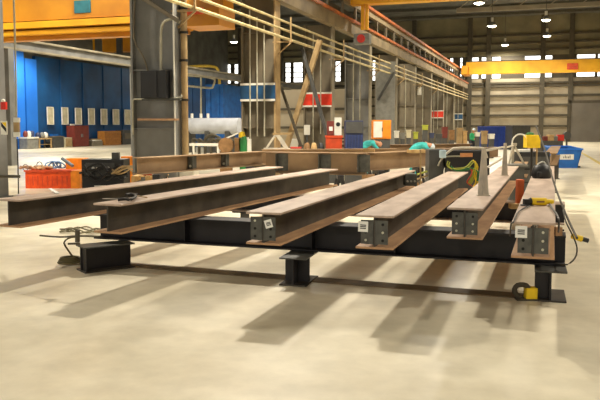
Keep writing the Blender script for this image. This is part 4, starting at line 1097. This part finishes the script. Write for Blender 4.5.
# ------------------------------------------------------------------ workers
def person(name, label, base, rz, J, s, cloth, extra_hat, trous=None):
    T = thing(name, label, 'person', base, rz)
    def chain(nm, verts, edges, rad, m, par, root=0, sub=1):
        me = bpy.data.meshes.new(nm); me.from_pydata([tuple(v) for v in verts], edges, []); me.materials.append(M[m])
        o = bpy.data.objects.new(nm, me); COL.objects.link(o); o.parent = par
        sk = o.modifiers.new('skin', 'SKIN'); 
        if not me.skin_vertices:
            pass
        dat = me.skin_vertices[0].data
        for i, r in enumerate(rad): dat[i].radius = (r, r); dat[i].use_root = (i == root)
        sb = o.modifiers.new('sub', 'SUBSURF'); sb.levels = sub+1; sb.render_levels = sub+1
        return o
    n = ['pel', 'wai', 'che', 'nec', 'shL', 'elL', 'wrL', 'shR', 'elR', 'wrR', 'hiL', 'knL', 'anL', 'toL', 'hiR', 'knR', 'anR', 'toR']
    ix = {k: i for i, k in enumerate(n)}
    e = [('pel', 'wai'), ('wai', 'che'), ('che', 'nec'), ('che', 'shL'), ('shL', 'elL'), ('elL', 'wrL'), ('che', 'shR'), ('shR', 'elR'), ('elR', 'wrR'),
         ('pel', 'hiL'), ('hiL', 'knL'), ('knL', 'anL'), ('anL', 'toL'), ('pel', 'hiR'), ('hiR', 'knR'), ('knR', 'anR'), ('anR', 'toR')]
    rad = dict(pel=.15, wai=.14, che=.16, nec=.06, shL=.08, elL=.055, wrL=.04, shR=.08, elR=.055, wrR=.04, hiL=.11, knL=.08, anL=.06, toL=.045, hiR=.11, knR=.08, anR=.06, toR=.045)
    body = chain('body', [J[k] for k in n], [(ix[a], ix[b]) for a, b in e], [rad[k] for k in n], cloth, T)
    nk = Vector(J['nec']); hd = Vector(J['head'])
    up = (hd-nk).normalized()
    # head with face
    hm = MB(); hm.lathe((0, 0, 0), [(.03, -.12), (.06, -.10), (.078, -.05), (.088, 0), (.09, .04), (.078, .09), (.045, .12), (.01, .13)], 14)
    hm.frus((0, -.08, -.01), (0, -.112, -.03), .012, .016, n=6)
    for sx in (-1, 1): hm.frus((sx*.085, 0, -.02), (sx*.1, .005, -.0), .022, .016, n=6)
    hm.frus((0, 0, -.2), (0, 0, -.08), .05, .05, n=10)
    q = up.to_track_quat('Z', 'Y').to_matrix().to_4x4() if abs(up.z) < .98 else Matrix.Identity(4)
    hm.xform(Matrix.Translation(hd) @ q)
    H = link('head', hm, 'skin', T, True)
    fm = MB()
    for sx in (-1, 1): fm.frus((sx*.03, -.078, .015), (sx*.03, -.09, .015), .011, n=8)
    fm.box((0, -.078, -.065), (.045, .014, .01)); fm.xform(Matrix.Translation(hd) @ q)
    link('face_features', fm, 'jean', H, True)
    ht = MB(); ht.lathe((0, 0, .03), [(.115, 0), (.108, .02), (.1, .07), (.06, .12), (.01, .13)], 16); ht.box((0, -.11, .035), (.13, .07, .012))
    ht.xform(Matrix.Translation(hd) @ q)
    link('hard_hat', ht, extra_hat, T, True)
    for w_, el in (('wrL', 'elL'), ('wrR', 'elR')):
        a = Vector(J[w_]); d = (a-Vector(J[el])).normalized(); sd = d.orthogonal().normalized(); up2 = d.cross(sd)
        vs = [a-d*.02, a+d*.05]; ee = [(0, 1)]; rr = [.03, .034]
        for k in range(4):
            b0 = a+d*.085+sd*(.026*(k-1.5)); L = (.06, .075, .07, .055)[k]
            vs += [b0, b0+d*L*.6+up2*.012, b0+d*L+up2*.035]; i = len(vs)-3
            ee += [(1, i), (i, i+1), (i+1, i+2)]; rr += [.011, .0095, .008]
        vs += [a+d*.04-sd*.05, a+d*.075-sd*.065+up2*.01]; i = len(vs)-2
        ee += [(1, i), (i, i+1)]; rr += [.013, .01]
        chain('hand', vs, ee, rr, 'skin', T, 0, 0)
    if trous:
        bt = [J['pel'], J['hiL'], J['knL'], J['anL'], J['hiR'], J['knR'], J['anR']]
        chain('trousers', bt, [(0, 1), (1, 2), (2, 3), (0, 4), (4, 5), (5, 6)], [.165, .12, .095, .075, .12, .095, .075], trous, T)
    for a_, t_ in (('anL', 'toL'), ('anR', 'toR')):
        a = Vector(J[a_]); t = Vector(J[t_])
        sh = MB().lathe((0, 0, 0), [(.05, 0), (.058, .02), (.055, .07), (.03, .09)], 10)
        sh.xform(Matrix.Translation(((a.x+t.x)/2, (a.y+t.y)/2, min(a.z, t.z)-.045)) @ Matrix.Diagonal((1.05, 2.6, 1, 1)))
        link('boot', sh, 'blk', T, True)
    return T
# turquoise worker bending over (facing +x locally), bent forward to the right
J = dict(pel=(-.26, 0, .92), wai=(-.12, 0, 1.06), che=(.1, 0, 1.22), nec=(.24, 0, 1.2), head=(.36, -.02, 1.13),
         shL=(.08, .19, 1.18), elL=(-.18, .34, 1.02), wrL=(-.34, .2, .9), shR=(.12, -.19, 1.18), elR=(.3, -.3, .98), wrR=(.42, -.3, .82),
         hiL=(-.26, .1, .88), knL=(-.16, .14, .48), anL=(-.3, .14, .1), toL=(-.18, .14, .05), hiR=(-.28, -.1, .88), knR=(-.02, -.16, .52), anR=(-.14, -.14, .1), toR=(-.0, -.14, .05))
q = onfloor(419, 23.3); q.z = .2
single('work_platform', MB().box((q.x, q.y, .1), (.9, .7, .2), PSI), 'woodd', 'low timber platform under the turquoise worker at centre right', 'platform')
WK = person('person', 'person in turquoise coveralls bending over work at the centre right', q, PSI, J, 1, 'cyan', 'hat')
JS = dict(pel=(0, 0, .95), wai=(0, -.02, 1.1), che=(0, -.06, 1.32), nec=(0, -.1, 1.5), head=(0, -.13, 1.64),
          shL=(.19, -.06, 1.38), elL=(.26, -.12, 1.12), wrL=(.2, -.34, 1.05), shR=(-.19, -.06, 1.38), elR=(-.26, -.12, 1.12), wrR=(-.18, -.34, 1.08),
          hiL=(.1, 0, .9), knL=(.12, -.04, .5), anL=(.12, .02, .1), toL=(.13, -.1, .05), hiR=(-.1, 0, .9), knR=(-.12, -.04, .5), anR=(-.12, .02, .1), toR=(-.13, -.1, .05))
person('person', 'distant person in a green top and white hard hat beside tan timber posts', onfloor(472.5, 48), PSI+.5, JS, 1, 'grn', 'hat', 'jean')
q = onfloor(368, 26.4)
single('work_platform', MB().box((q.x, q.y, .1), (.9, .7, .2), PSI), 'woodd', 'low timber platform behind the dark blue cabinet', 'platform')
J2 = {k: (v[0], v[1], v[2]) for k, v in J.items()}
person('person', 'person in turquoise bending down beside the dark blue cabinet', onfloor(368, 26.4)+Vector((0, 0, .2)), PSI, J2, 1, 'cyan', 'skin')
# blue glove / cloth and timber at worker
q = P(418, 155.5, z=1.285)
single('timber_block', MB().box((*P(416, 153, z=1.285)[:2], 1.33), (.42, .2, .08), PSI+.2), 'wood', 'pale timber block on the girder below the turquoise worker', 'timber block')
q = P(369, 152, z=1.285)
single('timber_block', MB().box((q.x, q.y, 1.33), (.3, .16, .09), PSI-.2), 'wood', 'small pale timber block on the girder right of the dark blue cabinet', 'timber block')

# ------------------------------------------------------------------ world / view
w = bpy.data.worlds.new('world'); C.world = w; w.use_nodes = True
w.node_tree.nodes['Background'].inputs[0].default_value = (1, .93, .80, 1)
w.node_tree.nodes['Background'].inputs[1].default_value = .55
C.view_settings.view_transform = 'Standard'; C.view_settings.look = 'None'; C.view_settings.gamma = 1
C.view_settings.use_curve_mapping = False
C.view_settings.exposure = .5
